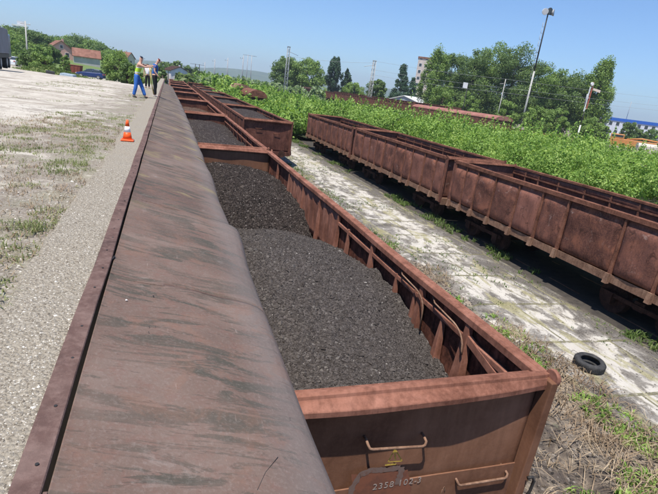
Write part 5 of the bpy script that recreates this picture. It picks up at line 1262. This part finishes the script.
# lorry, rear of a covered trailer
x, y, z = gl(2, 68, 42, True); x -= 1.55
lo = empty('lorry', (x, y, z), R_(98), label='parked lorry with grey tarpaulin body cut off by the left edge', cat='lorry')
TARP = plain('grey_tarpaulin', (.17, .18, .21), .8, .15, .8)
MB().box(.6, 7.4, -1.22, 1.22, 1.15, 3.05).build('tarpaulin_body', TARP, lo, .06); MB().box(.6, 7.4, -1.2, 1.2, .85, 1.13).build('chassis', DARKM, lo)
for s in (-1, 1):
    for xx in (1.6, 2.8, 6.2): wheel(lo, xx, s*.98, .50, .34)
MB().box(.45, .62, -1.2, 1.2, .40, .86).build('tail_bumper', DARKM, lo)
for k in (-.9, .9): MB().box(.40, .45, k-.15, k+.15, .55, .7).build('tail_light', RW, lo)
MB().box(7.5, 9.3, -1.15, 1.15, .75, 2.75).build('cab', CB, lo, .15); MB().box(9.31, 9.33, -1.0, 1.0, 1.7, 2.5).build('windscreen', GLASS, lo); wheel(lo, 8.4, -.98, .5); wheel(lo, 8.4, .98, .5)
# small blue truck front far away
q = gl(46, 60, 100, True); bt = empty('small_truck', q, R_(-70), label='small blue truck standing left of the gabled house', cat='truck')
BL = plain('blue_truck_paint', (.04, .10, .22), .5, .15)
MB().hexa([(.9, -.9, .6), (2.3, -.9, .6), (2.3, .9, .6), (.9, .9, .6)], [(.95, -.8, 2.1), (1.9, -.8, 2.1), (1.9, .8, 2.1), (.95, .8, 2.1)]).build('cab', BL, bt, .08)
MB().hexa([(2.22, -.7, 1.35), (2.19, -.7, 1.33), (2.19, .7, 1.33), (2.22, .7, 1.35)], [(2.06, -.66, 1.95), (2.0, -.66, 1.95), (2.0, .66, 1.95), (2.06, .66, 1.95)]).build('windscreen', GLASS, bt)
MB().box(-2.2, .8, -.95, .95, .8, 1.3).build('bed', plain('grey_bed', (.3, .33, .36), .7), bt, .03); MB().box(-2.2, 2.2, -.4, .4, .5, .78).build('chassis', DARKM, bt)
for xx in (-1.4, 1.5):
    for s in (-1, 1): wheel(bt, xx, s*.8, .36)
# red skip
q = gl(75, 62, 110, True); sk = empty('skip_container', q, R_(-10), label='rusty red metal container in front of the long house', cat='container')
RS = rust('red_skip_paint', (.16, .04, .03), (.22, .06, .045), (.27, .09, .065), .3)
MB().hexa([(-1.0, -.8, .1), (1.0, -.8, .1), (1.0, .8, .1), (-1.0, .8, .1)], [(-1.15, -.85, 1.55), (1.15, -.85, 1.55), (1.15, .85, 1.55), (-1.15, .85, 1.55)]).build('body', RS, sk, .03)
MB().box(-1.2, 1.2, -.9, .9, 1.553, 1.63).build('rim', RS, sk); 
for k in (-.7, 0, .7): MB().hexa([(k-.05, -.85, .1), (k+.05, -.85, .1), (k+.05, -.80, .1), (k-.05, -.80, .1)], [(k-.05, -.92, 1.5), (k+.05, -.92, 1.5), (k+.05, -.86, 1.5), (k-.05, -.86, 1.5)]).build('rib', RS, sk)
# grass island with rubble
q = gl(45, 67, 78, True)
def isl(X, Y): return q[2]-.25+.95*np.exp(-((X-q[0])/3.6)**2-((Y-q[1]-1)/3.2)**2)*(1+.5*fbm(X, Y, 141))-.05
o = sheet('grass_mound', lin(q[0]-8, q[0]+8, 50), lin(q[1]-6, q[1]+8, 40), isl, plain('mound_grass', (.17, .20, .07), .95, .4, 2)); tag(o, 'low grassy mound with rubble in the middle of the lot', 'grass', kind='stuff')
g2 = np.random.default_rng(77); X = q[0]+g2.normal(0, 2.8, 900); Y = q[1]+1+g2.normal(0, 2.2, 900)
tuft_field('grass', 'tufts of green grass growing on the mound in the lot', 'grass', np.stack([X, Y, isl(X, Y)], 1), LF_WEED, (.15, .5), .03, .7, 12, per=5)
GB = plain('blue_grey_slab', (.25, .31, .36), .85)
for (px, py, Y, sx_, sz2, rz, mt, lb) in ((34, 63, 70, 1.3, .35, .1, GB, 'blue grey concrete slab on the left of the grassy mound'), (68, 69, 63, .95, .35, -.4, GB, 'blue grey slab heap at the right of the grassy mound'), (50, 67.5, 63, .55, .42, .2, DARKM, 'dark rusty box lying on the grassy mound')):
    a = gl(px, py, Y+12, True); a = (a[0], a[1], max(a[2], float(isl(np.array([a[0]]), np.array([a[1]]))[0])))
    o = MB().hexa([(-sx_, -.5, 0), (sx_, -.5, 0), (sx_*.95, .5, 0), (-sx_*.97, .5, 0)], [(-sx_*.9, -.42, sz2), (sx_*.93, -.45, sz2*.8), (sx_*.9, .42, sz2), (-sx_*.9, .45, sz2*1.2)]).build('concrete_slab' if mt == GB else 'metal_box', mt, None, .03); o.location = (a[0], a[1], a[2]-.05); o.rotation_euler = (0, 0, rz); tag(o, lb, 'slab' if mt == GB else 'box')

# ------------------------------------------------------------------ haze
hm = bpy.data.materials.new('haze_air'); hm.use_nodes = True; ht = hm.node_tree; ht.nodes.remove(ht.nodes['Principled BSDF'])
pv = ht.nodes.new('ShaderNodeVolumePrincipled'); pv.inputs['Color'].default_value = (.78, .90, 1, 1); pv.inputs['Density'].default_value = .00026; pv.inputs['Anisotropy'].default_value = .2
ht.links.new(pv.outputs[0], ht.nodes['Material Output'].inputs['Volume'])
o = MB().box(-5600, 5600, -700, 5600, ZG-6, 180).build('haze', hm); tag(o, kind='stuff')
